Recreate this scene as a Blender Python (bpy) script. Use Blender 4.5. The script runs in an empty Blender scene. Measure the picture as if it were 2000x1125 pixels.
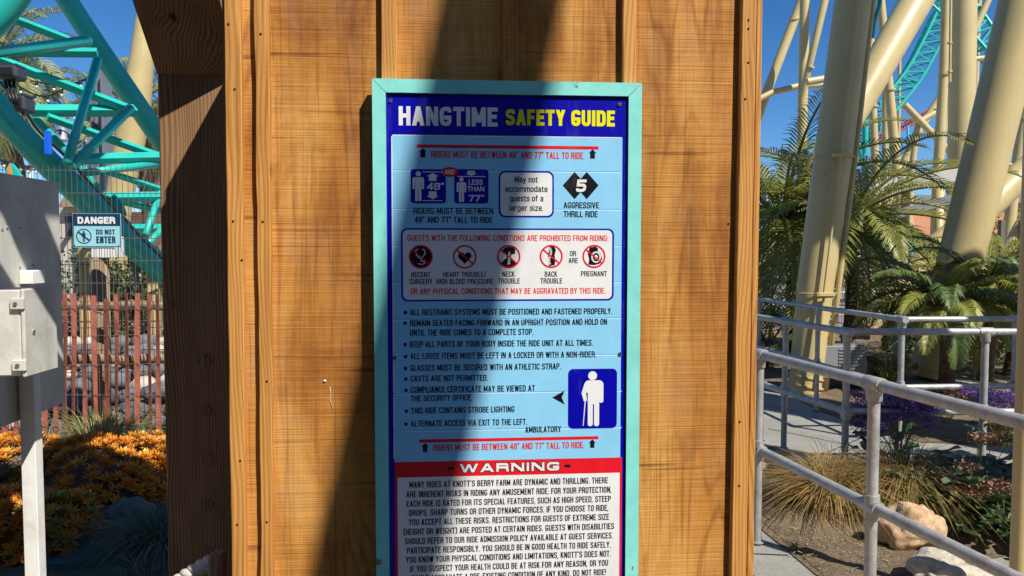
import bpy, math, random
from mathutils import Vector, Matrix, noise
random.seed(7)
S = bpy.context.scene
COL = S.collection
V = Vector
rad = math.radians
# ------------------------------------------------------------------ camera, sky, sun, exposure
F = 1455.0
CAM = V((0, -1.82, 1.55))
YAW, PITCH = rad(4.37), rad(2.74)
cam = bpy.data.objects.new('camera', bpy.data.cameras.new('camera'))
COL.objects.link(cam)
cam.location = CAM
cam.rotation_euler = (rad(90) - PITCH, 0, -YAW)
cam.data.sensor_width = 36
cam.data.lens = 36 * F / 2000
cam.data.clip_start = 0.05
cam.data.clip_end = 3000
S.camera = cam
SUN = V((0.8, -1.0, 1.45)).normalized()          # towards the sun
sun_el = math.asin(SUN.z)
w = bpy.data.worlds.new('World'); S.world = w; w.use_nodes = True
nt = w.node_tree; bg = nt.nodes['Background']
sky = nt.nodes.new('ShaderNodeTexSky'); sky.sky_type = 'NISHITA'; sky.sun_disc = False
sky.sun_elevation = sun_el
sky.sun_rotation = math.atan2(SUN.x, SUN.y)
sky.altitude = 0; sky.air_density = 0.62; sky.dust_density = 0.25; sky.ozone_density = 3.2
hs = nt.nodes.new('ShaderNodeHueSaturation'); hs.inputs['Saturation'].default_value = 1.27; hs.inputs['Hue'].default_value = 0.5
nt.links.new(sky.outputs[0], hs.inputs['Color']); nt.links.new(hs.outputs[0], bg.inputs[0]); bg.inputs[1].default_value = 0.108
sd = bpy.data.lights.new('sun', 'SUN'); sd.energy = 5.0; sd.angle = rad(0.53); sd.color = (1.0, 0.945, 0.86)
so = bpy.data.objects.new('sun', sd); COL.objects.link(so)
so.rotation_euler = SUN.to_track_quat('Z', 'Y').to_euler(); so.location = (10, -12, 18)
S.view_settings.view_transform = 'Standard'; S.view_settings.look = 'None'
S.view_settings.exposure = 0.40; S.view_settings.gamma = 1
S.view_settings.use_curve_mapping = False
# ------------------------------------------------------------------ photograph pixel (2000 x 1125) -> place
_f = V((math.sin(YAW) * math.cos(PITCH), math.cos(YAW) * math.cos(PITCH), -math.sin(PITCH)))
_r = V((math.cos(YAW), -math.sin(YAW), 0)); _u = _r.cross(_f)
def ray(px, py): return _f + _r * ((px - 1000) / F) - _u * ((py - 562.5) / F)
def P(px, py, y):                    # on the vertical plane at world y
    d = ray(px, py); return CAM + d * ((y - CAM.y) / d.y)
def PZ(px, py, z=0.0):               # on the horizontal plane at height z
    d = ray(px, py); return CAM + d * ((z - CAM.z) / d.z)
def PX(px, py, x):
    d = ray(px, py); return CAM + d * ((x - CAM.x) / d.x)
def wpx(p, n): return n * (p - CAM).dot(_f) / F   # metres covered by n pixels at point p
# ------------------------------------------------------------------ meshes and objects
ORG = {}
class MB:
    def __init__(s): s.v = []; s.f = []
    def add(s, vs, fs):
        b = len(s.v); s.v += [tuple(v) for v in vs]; s.f += [tuple(i + b for i in f) for f in fs]; return s
    def box(s, lo, hi, M=None):
        x0, y0, z0 = lo; x1, y1, z1 = hi
        vs = [V(p) for p in ((x0,y0,z0),(x1,y0,z0),(x1,y1,z0),(x0,y1,z0),(x0,y0,z1),(x1,y0,z1),(x1,y1,z1),(x0,y1,z1))]
        if M: vs = [M @ v for v in vs]
        return s.add(vs, [(0,3,2,1),(4,5,6,7),(0,1,5,4),(1,2,6,5),(2,3,7,6),(3,0,4,7)])
    def bbox(s, lo, hi, b):          # box with chamfered edges
        x0, y0, z0 = lo; x1, y1, z1 = hi; vs = []
        for sx, X, x in ((-1, x0, x0 + b), (1, x1, x1 - b)):
            for sy, Y, y in ((-1, y0, y0 + b), (1, y1, y1 - b)):
                for sz, Z, z in ((-1, z0, z0 + b), (1, z1, z1 - b)):
                    vs += [(X, y, z), (x, Y, z), (x, y, Z)]
        I = lambda sx, sy, sz, k: ((sx > 0) * 4 + (sy > 0) * 2 + (sz > 0)) * 3 + k
        fs = []
        for sx in (-1, 1): fs.append([I(sx,-1,-1,0), I(sx,1,-1,0), I(sx,1,1,0), I(sx,-1,1,0)][::sx])
        for sy in (-1, 1): fs.append([I(-1,sy,-1,1), I(1,sy,-1,1), I(1,sy,1,1), I(-1,sy,1,1)][::-sy])
        for sz in (-1, 1): fs.append([I(-1,-1,sz,2), I(1,-1,sz,2), I(1,1,sz,2), I(-1,1,sz,2)][::sz])
        for a in (-1, 1):
            for c in (-1, 1):
                fs.append([I(a,c,-1,0), I(a,c,1,0), I(a,c,1,1), I(a,c,-1,1)])
                fs.append([I(a,-1,c,0), I(a,1,c,0), I(a,1,c,2), I(a,-1,c,2)])
                fs.append([I(-1,a,c,1), I(1,a,c,1), I(1,a,c,2), I(-1,a,c,2)])
                for d in (-1, 1): fs.append([I(a,c,d,0), I(a,c,d,1), I(a,c,d,2)])
        return s.add(vs, fs)
    def tube(s, pts, r, n=12, cap=True, r2=None, up=None, rot=0, sq=1.0):
        pts = [V(p) for p in pts]; m = len(pts)
        rs = r if isinstance(r, (list, tuple)) else [r + ((r2 if r2 is not None else r) - r) * i / (m - 1) for i in range(m)]
        vs = []; pu = None
        for i, p in enumerate(pts):
            t = (pts[min(i + 1, m - 1)] - pts[max(i - 1, 0)]).normalized()
            if pu is None:
                a = V(up) if up else (V((0, 0, 1)) if abs(t.z) < 0.93 else V((0, 1, 0)))
            else: a = pu
            e1 = (a - t * a.dot(t)).normalized(); pu = e1; e2 = t.cross(e1)
            for k in range(n):
                q = 2 * math.pi * k / n + rot
                vs.append(p + (e1 * math.cos(q) + e2 * math.sin(q) * sq) * rs[i])
        fs = [(i * n + k, i * n + (k + 1) % n, (i + 1) * n + (k + 1) % n, (i + 1) * n + k) for i in range(m - 1) for k in range(n)]
        if cap: fs += [tuple(range(n))[::-1], tuple(range((m - 1) * n, m * n))]
        return s.add(vs, fs)
    def prism(s, poly, y0, y1):      # polygon in x,z given counter-clockwise seen from -y, between y0 (front) and y1
        n = len(poly)
        vs = [(x, y0, z) for x, z in poly] + [(x, y1, z) for x, z in poly]
        return s.add(vs, [tuple(range(n)), tuple(range(2 * n - 1, n - 1, -1))] + [((i + 1) % n, i, n + i, n + (i + 1) % n) for i in range(n)])
    def flat(s, poly, y):            # flat print in x,z facing -y
        n = len(poly); return s.add([(x, y, z) for x, z in poly], [tuple(range(n))])
    def ring(s, outer, inner, y):
        n = len(outer)
        return s.add([(x, y, z) for x, z in outer] + [(x, y, z) for x, z in inner], [(i, (i + 1) % n, n + (i + 1) % n, n + i) for i in range(n)])
    def rock(s, c, rx, ry, rz, seed=0, sub=3, rough=0.25, fr=1.6):
        import bmesh
        bm = bmesh.new(); bmesh.ops.create_icosphere(bm, subdivisions=sub, radius=1)
        o = V((seed * 3.7, seed * 1.3, seed * 7.1)); vs = []
        for v in bm.verts:
            d = 1 + rough * noise.noise(v.co * fr + o) + rough * 0.35 * noise.noise(v.co * fr * 3 + o)
            q = v.co * d
            vs.append((c[0] + q.x * rx, c[1] + q.y * ry, c[2] + q.z * rz))
        fs = [tuple(v.index for v in f.verts) for f in bm.faces]; bm.free()
        return s.add(vs, fs)
    def build(s, name, mat, parent=None, smooth=False, org=None, kind=None, auto=None):
        o0 = ORG[parent.name] if parent else V(org if org is not None else (0, 0, 0))
        me = bpy.data.meshes.new(name)
        me.from_pydata([(v[0] - o0.x, v[1] - o0.y, v[2] - o0.z) for v in s.v], [], s.f)
        me.materials.append(mat)
        if smooth: me.polygons.foreach_set('use_smooth', [True] * len(me.polygons))
        if auto:
            me.set_sharp_from_angle(angle=rad(auto))
        o = bpy.data.objects.new(name, me); COL.objects.link(o)
        if parent: o.parent = parent
        else: o.location = o0
        ORG[o.name] = o0.copy()
        if kind: o['kind'] = kind
        return o
def tag(o, label, cat, group=None):
    o['label'] = label; o['category'] = cat; o['kind'] = 'thing'
    if group: o['group'] = group
    return o
def thing(name, label, cat, loc, group=None):
    o = bpy.data.objects.new(name, None); COL.objects.link(o); o.location = loc; o.empty_display_size = 0.1
    ORG[o.name] = V(loc); return tag(o, label, cat, group)
def copy_tree(o, parent=None, skip=()):
    c = o.copy(); COL.objects.link(c); c.parent = parent; ORG[c.name] = ORG[o.name].copy()
    for ch in [x for x in bpy.data.objects if x.parent == o]: copy_tree(ch, c)
    return c
# ------------------------------------------------------------------ materials
def newmat(name):
    m = bpy.data.materials.new(name); m.use_nodes = True
    n = m.node_tree; return m, n, n.nodes['Principled BSDF']
def nn(n, t, **k):
    x = n.nodes.new(t)
    for a, b in k.items():
        if a.startswith('i_'):
            x.inputs[a[2:].replace('_', ' ')].default_value = b
        else: setattr(x, a, b)
    return x
def mapping(n, sc, rnd=0.0):
    tc = nn(n, 'ShaderNodeTexCoord'); mp = nn(n, 'ShaderNodeMapping'); mp.inputs['Scale'].default_value = sc
    if rnd:
        oi = nn(n, 'ShaderNodeObjectInfo'); ma = nn(n, 'ShaderNodeMath', operation='MULTIPLY'); ma.inputs[1].default_value = rnd
        n.links.new(oi.outputs['Random'], ma.inputs[0])
        cx = nn(n, 'ShaderNodeCombineXYZ')
        for i in range(3): n.links.new(ma.outputs[0], cx.inputs[i])
        n.links.new(cx.outputs[0], mp.inputs['Location'])
    n.links.new(tc.outputs['Object'], mp.inputs['Vector']); return mp
def ntex(n, mp, scale, detail=4, rough=0.55, dist=0.0):
    t = nn(n, 'ShaderNodeTexNoise'); t.inputs['Scale'].default_value = scale; t.inputs['Detail'].default_value = detail
    t.inputs['Roughness'].default_value = rough; t.inputs['Distortion'].default_value = dist
    n.links.new(mp.outputs[0], t.inputs['Vector']); return t
def ramp(n, src, stops):
    r = nn(n, 'ShaderNodeValToRGB'); e = r.color_ramp.elements
    while len(e) < len(stops): e.new(0.5)
    for i, (p, c) in enumerate(stops):
        e[i].position = p; e[i].color = (*c, 1) if len(c) == 3 else c
    n.links.new(src, r.inputs[0]); return r
def mix(n, a, b, fac, mode='MIX'):
    m = nn(n, 'ShaderNodeMix', data_type='RGBA', blend_type=mode)
    for sock, v in ((m.inputs[0], fac), (m.inputs[6], a), (m.inputs[7], b)):
        if isinstance(v, (int, float)): sock.default_value = v
        elif isinstance(v, tuple): sock.default_value = (*v, 1)
        else: n.links.new(v, sock)
    return m.outputs[2]
def mth(n, op, a, b):
    m = nn(n, 'ShaderNodeMath', operation=op)
    for i, v in enumerate((a, b)):
        if isinstance(v, (int, float)): m.inputs[i].default_value = v
        else: n.links.new(v, m.inputs[i])
    return m.outputs[0]
def bump(n, b, h, st, dist=0.01, prev=None):
    x = nn(n, 'ShaderNodeBump'); x.inputs['Strength'].default_value = st; x.inputs['Distance'].default_value = dist
    n.links.new(h, x.inputs['Height'])
    if prev: n.links.new(prev.outputs[0], x.inputs['Normal'])
    n.links.new(x.outputs[0], b.inputs['Normal']); return x
def plain(name, col, rough=0.5, metal=0.0, var=0.12, scale=8, bst=0.0, bsc=60, spec=None, dirt=None, dsc=3.0, trans=None):
    m, n, b = newmat(name)
    mp = mapping(n, (1, 1, 1), 50)
    t = ntex(n, mp, scale, 5)
    r = ramp(n, t.outputs['Fac'], [(0.25, tuple(c * (1 - var) for c in col)), (0.75, tuple(min(1, c * (1 + var)) for c in col))])
    out = r.outputs[0]
    if dirt:
        t2 = ntex(n, mp, dsc, 8, 0.65); r2 = ramp(n, t2.outputs['Fac'], [(0.5, (0, 0, 0)), (0.72, (1, 1, 1))])
        out = mix(n, out, dirt, r2.outputs[0])
    n.links.new(out, b.inputs['Base Color'])
    b.inputs['Roughness'].default_value = rough; b.inputs['Metallic'].default_value = metal
    if spec is not None: b.inputs['Specular IOR Level'].default_value = spec
    if bst: bump(n, b, ntex(n, mp, bsc, 4).outputs['Fac'], bst, 0.01)
    if trans:                          # thin leaves let some light through
        tr = nn(n, 'ShaderNodeBsdfTranslucent'); n.links.new(out, tr.inputs[0])
        ms = nn(n, 'ShaderNodeMixShader'); ms.inputs[0].default_value = trans
        n.links.new(b.outputs[0], ms.inputs[1]); n.links.new(tr.outputs[0], ms.inputs[2])
        n.links.new(ms.outputs[0], n.nodes['Material Output'].inputs[0])
    return m
def rough_wood(name, dark, mid, light, grey=0.25):
    m, n, b = newmat(name)
    big = ntex(n, mapping(n, (3.0, 3.0, 0.7), 37), 1.6, 5, 0.6, 1.2)          # broad stain flow
    c = ramp(n, big.outputs['Fac'], [(0.3, dark), (0.5, mid), (0.7, light)]).outputs[0]
    vg = ntex(n, mapping(n, (110, 110, 2.6), 23), 1.0, 4, 0.65, 0.35)             # vertical fibre
    c = mix(n, c, ramp(n, vg.outputs['Fac'], [(0.34, (0.48, 0.40, 0.32)), (0.46, (1, 1, 1)), (0.75, (1.12, 1.1, 1.05))]).outputs[0], 0.55, 'MULTIPLY')
    sm = ntex(n, mapping(n, (2.0, 2.0, 230), 11), 1.0, 3, 0.75, 0.15)         # horizontal saw marks
    c = mix(n, c, ramp(n, sm.outputs['Fac'], [(0.34, (0.50, 0.42, 0.33)), (0.48, (0.95, 0.95, 0.95)), (0.68, (1.18, 1.16, 1.1))]).outputs[0], mth(n, 'ADD', 0.22, mth(n, 'MULTIPLY', ramp(n, ntex(n, mapping(n, (2.2, 2.2, 2.2), 63), 2.0, 3, 0.6).outputs['Fac'], [(0.38, (0, 0, 0)), (0.62, (1, 1, 1))]).outputs[0], 0.55)), 'MULTIPLY')
    ln = ntex(n, mapping(n, (1.2, 1.2, 46), 5), 1.0, 2, 0.5, 0.1)             # a few long dark saw lines
    c = mix(n, c, ramp(n, ln.outputs['Fac'], [(0.29, (0.35, 0.28, 0.22)), (0.325, (1, 1, 1))]).outputs[0], 0.7, 'MULTIPLY')
    bs = ntex(n, mapping(n, (2.2, 2.2, 1.5), 83), 1.8, 6, 0.7, 0.8)            # darker oiled patches
    c = mix(n, c, (0.62, 0.50, 0.40), ramp(n, bs.outputs['Fac'], [(0.48, (0, 0, 0)), (0.7, (0.8, 0.8, 0.8))]).outputs[0], 'MULTIPLY')
    gr = ntex(n, mapping(n, (5, 5, 1.6), 71), 2.2, 5, 0.7, 0.6)               # grey weathering
    c = mix(n, c, (0.36, 0.27, 0.19), mth(n, 'MULTIPLY', ramp(n, gr.outputs['Fac'], [(0.5, (0, 0, 0)), (0.72, (1, 1, 1))]).outputs[0], grey))
    or_ = ntex(n, mapping(n, (4, 4, 2.5), 13), 3.0, 4, 0.6, 0.4)              # orange stain patches
    c = mix(n, c, (0.60, 0.235, 0.035), mth(n, 'MULTIPLY', ramp(n, or_.outputs['Fac'], [(0.5, (0, 0, 0)), (0.78, (1, 1, 1))]).outputs[0], 0.45))
    ca = ntex(n, mapping(n, (4.5, 4.5, 0.45), 91), 1.7, 2, 0.4, 0.3)          # cathedral figure: contour lines of a stretched noise
    cs = mth(n, 'SINE', mth(n, 'MULTIPLY', ca.outputs['Fac'], 95), 0)
    pm = ntex(n, mapping(n, (3, 3, 1.4), 47), 1.5, 3, 0.6)
    c = mix(n, c, ramp(n, mth(n, 'ADD', mth(n, 'MULTIPLY', cs, 0.5), 0.5), [(0.0, (0.62, 0.52, 0.42)), (0.35, (1, 1, 1)), (1.0, (1.05, 1.04, 1.02))]).outputs[0], mth(n, 'MULTIPLY', ramp(n, pm.outputs['Fac'], [(0.42, (0, 0, 0)), (0.62, (1, 1, 1))]).outputs[0], 0.65), 'MULTIPLY')
    n.links.new(c, b.inputs['Base Color']); b.inputs['Roughness'].default_value = 0.75; b.inputs['Specular IOR Level'].default_value = 0.25
    h = mth(n, 'ADD', mth(n, 'MULTIPLY', sm.outputs['Fac'], 0.8), mth(n, 'ADD', mth(n, 'MULTIPLY', vg.outputs['Fac'], 0.45), mth(n, 'MULTIPLY', ln.outputs['Fac'], 0.5)))
    fine = ntex(n, mapping(n, (1, 1, 1), 3), 420, 3, 0.7)
    h = mth(n, 'ADD', h, mth(n, 'MULTIPLY', fine.outputs['Fac'], 0.25))
    bump(n, b, h, 0.75, 0.0028)
    return m
def grain_wood(name, dark, mid, light, rings=55, stretch=1.3, bst=0.4, rough=0.6, knots=True):
    m, n, b = newmat(name)
    mp = mapping(n, (1, 1, 0.16 * stretch), 29)
    wv = nn(n, 'ShaderNodeTexNoise'); wv.inputs['Scale'].default_value = 5; wv.inputs['Detail'].default_value = 2; n.links.new(mp.outputs[0], wv.inputs['Vector'])
    # growth rings: bands of a slowly warped x coordinate
    sx = nn(n, 'ShaderNodeSeparateXYZ'); n.links.new(mp.outputs[0], sx.inputs[0])
    v = mth(n, 'ADD', mth(n, 'MULTIPLY', sx.outputs[0], rings * 1.6), mth(n, 'MULTIPLY', wv.outputs['Fac'], rings * 0.22))
    v = mth(n, 'ADD', v, mth(n, 'MULTIPLY', sx.outputs[1], rings * 0.9))
    fr = mth(n, 'FRACT', v, 0)
    c = ramp(n, fr, [(0.0, mid), (0.45, light), (0.8, mid), (0.93, tuple((p + q) / 2 for p, q in zip(dark, mid))), (1.0, mid)]).outputs[0]
    fb = ntex(n, mapping(n, (160, 160, 3.5), 7), 1.0, 3, 0.6)
    c = mix(n, c, ramp(n, fb.outputs['Fac'], [(0.3, (0.62, 0.55, 0.48)), (0.55, (1, 1, 1))]).outputs[0], 0.55, 'MULTIPLY')
    st = ntex(n, mapping(n, (6, 6, 0.9), 17), 2.0, 4, 0.6, 0.5)
    c = mix(n, c, ramp(n, st.outputs['Fac'], [(0.35, (0.72, 0.64, 0.55)), (0.6, (1.05, 1.02, 1.0))]).outputs[0], 0.7, 'MULTIPLY')
    if knots:
        vo = nn(n, 'ShaderNodeTexVoronoi'); vo.inputs['Scale'].default_value = 3.1
        n.links.new(mapping(n, (1.9, 1.9, 0.9), 19).outputs[0], vo.inputs['Vector'])
        c = mix(n, (0.035, 0.016, 0.007), c, ramp(n, vo.outputs['Distance'], [(0.03, (0, 0, 0)), (0.085, (1, 1, 1))]).outputs[0])
    n.links.new(c, b.inputs['Base Color']); b.inputs['Roughness'].default_value = rough; b.inputs['Specular IOR Level'].default_value = 0.3
    bump(n, b, mth(n, 'ADD', mth(n, 'MULTIPLY', fr, 0.5), fb.outputs['Fac']), bst, 0.0015)
    return m
def ground_mat(name, a, b_, c_, sc=3, bst=0.6, bsc=40, spot=None, rough=0.9):
    m, n, b = newmat(name)
    mp = mapping(n, (1, 1, 1))
    t = ntex(n, mp, sc, 10, 0.65); t2 = ntex(n, mp, bsc, 6, 0.7)
    c = ramp(n, t.outputs['Fac'], [(0.3, a), (0.5, b_), (0.7, c_)]).outputs[0]
    c = mix(n, c, ramp(n, t2.outputs['Fac'], [(0.3, (0.6, 0.58, 0.55)), (0.6, (1.05, 1.05, 1.05))]).outputs[0], 0.7, 'MULTIPLY')
    if spot:
        t3 = ntex(n, mp, bsc * 3, 2, 0.5); c = mix(n, c, spot, ramp(n, t3.outputs['Fac'], [(0.62, (0, 0, 0)), (0.68, (1, 1, 1))]).outputs[0])
    n.links.new(c, b.inputs['Base Color']); b.inputs['Roughness'].default_value = rough
    bump(n, b, t2.outputs['Fac'], bst, 0.02); return m
M = {}
M['board'] = rough_wood('rough_board', (0.34, 0.13, 0.024), (0.54, 0.24, 0.050), (0.68, 0.36, 0.10))
M['batten'] = grain_wood('batten_wood', (0.30, 0.105, 0.018), (0.54, 0.245, 0.055), (0.68, 0.36, 0.105), 60)
M['timber'] = grain_wood('timber', (0.10, 0.046, 0.02), (0.26, 0.14, 0.065), (0.40, 0.25, 0.135), 70, 1.0, 0.5, 0.8)
M['old_timber'] = grain_wood('old_timber', (0.12, 0.09, 0.06), (0.28, 0.21, 0.14), (0.38, 0.30, 0.21), 50, 1.0, 0.6, 0.85)
M['sign_frame'] = plain('frame_paint', (0.24, 0.72, 0.64), 0.5, 0, 0.05, 6, 0.05, 90, dirt=(0.17, 0.60, 0.54), dsc=9)
_m, _n, _b = newmat('frame_paint_worn'); _t = ntex(_n, mapping(_n, (1, 1, 1), 9), 14, 7, 0.7); _s = ntex(_n, mapping(_n, (26, 26, 26), 5), 1.0, 5, 0.75, 1.5)
_c = ramp(_n, _t.outputs['Fac'], [(0.3, (0.20, 0.62, 0.55)), (0.6, (0.25, 0.74, 0.66))]).outputs[0]
_c = mix(_n, _c, (0.10, 0.36, 0.34), mth(_n, 'MULTIPLY', ramp(_n, _s.outputs['Fac'], [(0.62, (0, 0, 0)), (0.70, (1, 1, 1))]).outputs[0], 0.55))
_w = ntex(_n, mapping(_n, (1, 1, 1), 77), 21, 3, 0.5); _c = mix(_n, _c, (0.30, 0.17, 0.10), ramp(_n, _w.outputs['Fac'], [(0.735, (0, 0, 0)), (0.745, (1, 1, 1))]).outputs[0])
_n.links.new(_c, _b.inputs['Base Color']); _b.inputs['Roughness'].default_value = 0.5; bump(_n, _b, _s.outputs['Fac'], 0.08, 0.002); M['sign_frame'] = _m
def paint(name, col, rough=0.32):
    m, n, b = newmat(name); b.inputs['Base Color'].default_value = (*col, 1); b.inputs['Roughness'].default_value = rough
    b.inputs['Specular IOR Level'].default_value = 0.35
    t = ntex(n, mapping(n, (1, 1, 1)), 14, 6, 0.7)
    c = ramp(n, t.outputs['Fac'], [(0.3, tuple(x * 0.90 for x in col)), (0.6, col)]).outputs[0]
    du = ntex(n, mapping(n, (5, 5, 1.2)), 4, 8, 0.75); c = mix(n, c, (0.45, 0.42, 0.38), mth(n, 'MULTIPLY', ramp(n, du.outputs['Fac'], [(0.55, (0, 0, 0)), (0.8, (1, 1, 1))]).outputs[0], 0.10)); n.links.new(c, b.inputs['Base Color'])
    return m
M['navy'] = paint('print_navy', (0.0015, 0.0015, 0.36))
M['sky_print'] = paint('print_light_blue', (0.27, 0.62, 0.86))
M['seam_blue'] = paint('print_seam_blue', (0.10, 0.42, 0.80))
M['seam_light'] = paint('print_seam_pale', (0.62, 0.86, 0.97))
M['white'] = paint('print_white', (0.80, 0.80, 0.78))
M['yellow'] = paint('print_yellow', (0.85, 0.80, 0.0))
M['red'] = paint('print_red', (0.74, 0.012, 0.022))
M['ink'] = paint('print_black', (0.008, 0.009, 0.014))
M['dgreen'] = paint('print_pale_teal', (0.33, 0.66, 0.68))
M['dnavy'] = paint('print_dark_navy', (0.012, 0.045, 0.12))
M['steel'] = plain('galvanised_steel', (0.43, 0.43, 0.42), 0.45, 0.35, 0.26, 14, 0.2, 120, dirt=(0.30, 0.29, 0.27), dsc=22)
M['bolt'] = plain('dark_bolt', (0.10, 0.07, 0.05), 0.6, 0.5, 0.2, 30)
M['screw'] = plain('screw_metal', (0.25, 0.25, 0.26), 0.4, 0.8)
M['cabinet'] = plain('cabinet_paint', (0.60, 0.59, 0.54), 0.5, 0, 0.04, 4, 0.12, 160, dirt=(0.40, 0.38, 0.34), dsc=5)
M['whitepost'] = plain('post_paint', (0.82, 0.81, 0.77), 0.5, 0, 0.03, 4, 0.1, 60, dirt=(0.6, 0.58, 0.53), dsc=4)
M['cream'] = plain('cream_paint', (0.55, 0.435, 0.20), 0.42, 0, 0.05, 1.2, 0.05, 50, dirt=(0.46, 0.36, 0.17), dsc=1.3)
def streaks(m, col, amt):
    n = m.node_tree; b = n.nodes['Principled BSDF']; src = b.inputs['Base Color'].links[0].from_socket
    t = ntex(n, mapping(n, (9, 9, 0.35), 31), 1.0, 6, 0.7, 0.6); g = ntex(n, mapping(n, (1, 1, 1), 12), 3.5, 8, 0.75)
    c = mix(n, src, col, mth(n, 'MULTIPLY', ramp(n, t.outputs['Fac'], [(0.52, (0, 0, 0)), (0.72, (1, 1, 1))]).outputs[0], amt))
    c = mix(n, c, (0.16, 0.09, 0.04), mth(n, 'MULTIPLY', ramp(n, g.outputs['Fac'], [(0.68, (0, 0, 0)), (0.73, (1, 1, 1))]).outputs[0], 0.5))
    n.links.new(c, b.inputs['Base Color'])
streaks(M['cream'], (0.33, 0.26, 0.13), 0.25); streaks(M['cabinet'], (0.34, 0.31, 0.25), 0.4); streaks(M['whitepost'], (0.5, 0.46, 0.38), 0.3)
M['teal'] = plain('teal_paint', (0.022, 0.45, 0.38), 0.42, 0, 0.14, 2.5, 0.08, 60)
M['red_track'] = plain('red_track_paint', (0.38, 0.02, 0.05), 0.5)
M['palebl'] = plain('pale_blue_paint', (0.10, 0.50, 0.62), 0.5)
M['wire'] = plain('mesh_wire', (0.16, 0.15, 0.12), 0.6, 0.4)
M['slat'] = plain('slat_stain', (0.31, 0.085, 0.055), 0.75, 0, 0.28, 14, 0.4, 80, dirt=(0.30, 0.14, 0.10), dsc=16)
M['black'] = plain('black_rubber', (0.012, 0.012, 0.013), 0.5)
M['dgrey'] = plain('dark_grey_metal', (0.06, 0.065, 0.075), 0.4, 0.3)
M['grey'] = plain('grey_steel', (0.22, 0.24, 0.27), 0.5, 0.3, 0.1, 3)
M['bluelit'] = plain('blue_glow_paint', (0.01, 0.13, 0.75), 0.4)  # the plate's blue light glow is put into its colour
M['rope'] = plain('rope_fibre', (0.60, 0.56, 0.50), 0.9, 0, 0.1, 80, 0.5, 300)
M['lid'] = plain('valve_lid', (0.05, 0.11, 0.10), 0.6, 0, 0.2, 30, 0.4, 200)
M['salmon'] = plain('salmon_stucco', (0.62, 0.27, 0.16), 0.9, 0, 0.08, 2, 0.3, 60)
M['stuccopale'] = plain('pale_stucco', (0.52, 0.47, 0.38), 0.9, 0, 0.08, 2)
M['orange'] = plain('orange_paint', (0.75, 0.25, 0.05), 0.6, 0, 0.1)
M['canvas'] = plain('canopy_white', (0.46, 0.45, 0.41), 0.7, 0, 0.05)
M['hwhite'] = plain('white_mast_paint', (0.75, 0.75, 0.75), 0.5)
M['bulb'] = plain('bulb_glass', (0.75, 0.72, 0.6), 0.2)
M['frond'] = plain('frond_green', (0.30, 0.31, 0.07), 0.4, 0, 0.4, 3, trans=0.4)
M['frond_pale'] = plain('frond_pale', (0.29, 0.29, 0.10), 0.5, 0, 0.35, 2, trans=0.25)
M['frond_dark'] = plain('frond_dark', (0.11, 0.16, 0.045), 0.4, 0, 0.35, 3, trans=0.22)
M['palmtrunk'] = plain('palm_trunk', (0.13, 0.085, 0.05), 0.9, 0, 0.4, 20, 1.0, 40)
M['succ'] = plain('succulent_orange', (0.80, 0.31, 0.035), 0.4, 0, 0.35, 9, trans=0.15)
M['succ_gold'] = plain('succulent_gold', (0.82, 0.44, 0.07), 0.4, 0, 0.3, 9, trans=0.15)
M['succ_green'] = plain('succulent_green', (0.30, 0.33, 0.06), 0.4, 0, 0.3, 9, trans=0.15)
M['sedge'] = plain('sedge_brown', (0.40, 0.235, 0.085), 0.6, 0, 0.4, 9, trans=0.2)
M['sedge_green'] = plain('sedge_olive', (0.17, 0.17, 0.035), 0.6, 0, 0.35, 9, trans=0.2)
M['grassy'] = plain('grass_green', (0.13, 0.19, 0.045), 0.5, 0, 0.4, 7, trans=0.25)
M['straw'] = plain('grass_straw', (0.45, 0.37, 0.16), 0.6, 0, 0.3, 7, trans=0.2)
M['fescue'] = plain('fescue', (0.085, 0.14, 0.085), 0.6, 0, 0.3, 7, trans=0.2)
M['leaf'] = plain('broad_leaf', (0.045, 0.095, 0.035), 0.4, 0, 0.35, 10, 0.2, 40, trans=0.15)
M['leaf_blue'] = plain('grey_green_leaf', (0.11, 0.17, 0.10), 0.5, 0, 0.3, 10, 0.2, 40, trans=0.15)
M['purple'] = plain('purple_flower', (0.22, 0.13, 0.36), 0.8, 0, 0.6, 30, trans=0.2)
M['dry'] = plain('dry_flower', (0.28, 0.15, 0.09), 0.8, 0, 0.4, 20)
M['rock_tan'] = ground_mat('rock_tan', (0.42, 0.25, 0.13), (0.60, 0.42, 0.25), (0.66, 0.52, 0.36), 7, 0.9, 22)
M['rock_white'] = ground_mat('rock_white', (0.42, 0.37, 0.28), (0.56, 0.51, 0.41), (0.62, 0.58, 0.48), 9, 0.9, 26)
M['rock_grey'] = ground_mat('rock_grey', (0.07, 0.077, 0.085), (0.13, 0.14, 0.15), (0.22, 0.225, 0.23), 6, 0.6, 26)
M['soil'] = ground_mat('soil', (0.11, 0.075, 0.042), (0.19, 0.135, 0.08), (0.26, 0.195, 0.12), 2.5, 1.0, 45, spot=(0.40, 0.32, 0.2))
M['concrete'] = ground_mat('concrete', (0.23, 0.22, 0.19), (0.30, 0.29, 0.255), (0.36, 0.345, 0.30), 1.5, 0.25, 70)
M['low_bounce'] = ground_mat('low_bounce', (0.035, 0.034, 0.032), (0.05, 0.048, 0.045), (0.065, 0.062, 0.058), 2, 0.4, 80)
M['cable'] = plain('cable_black', (0.015, 0.015, 0.016), 0.5)
M['hvac'] = plain('utility_grey', (0.20, 0.215, 0.225), 0.5, 0, 0.05)
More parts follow.
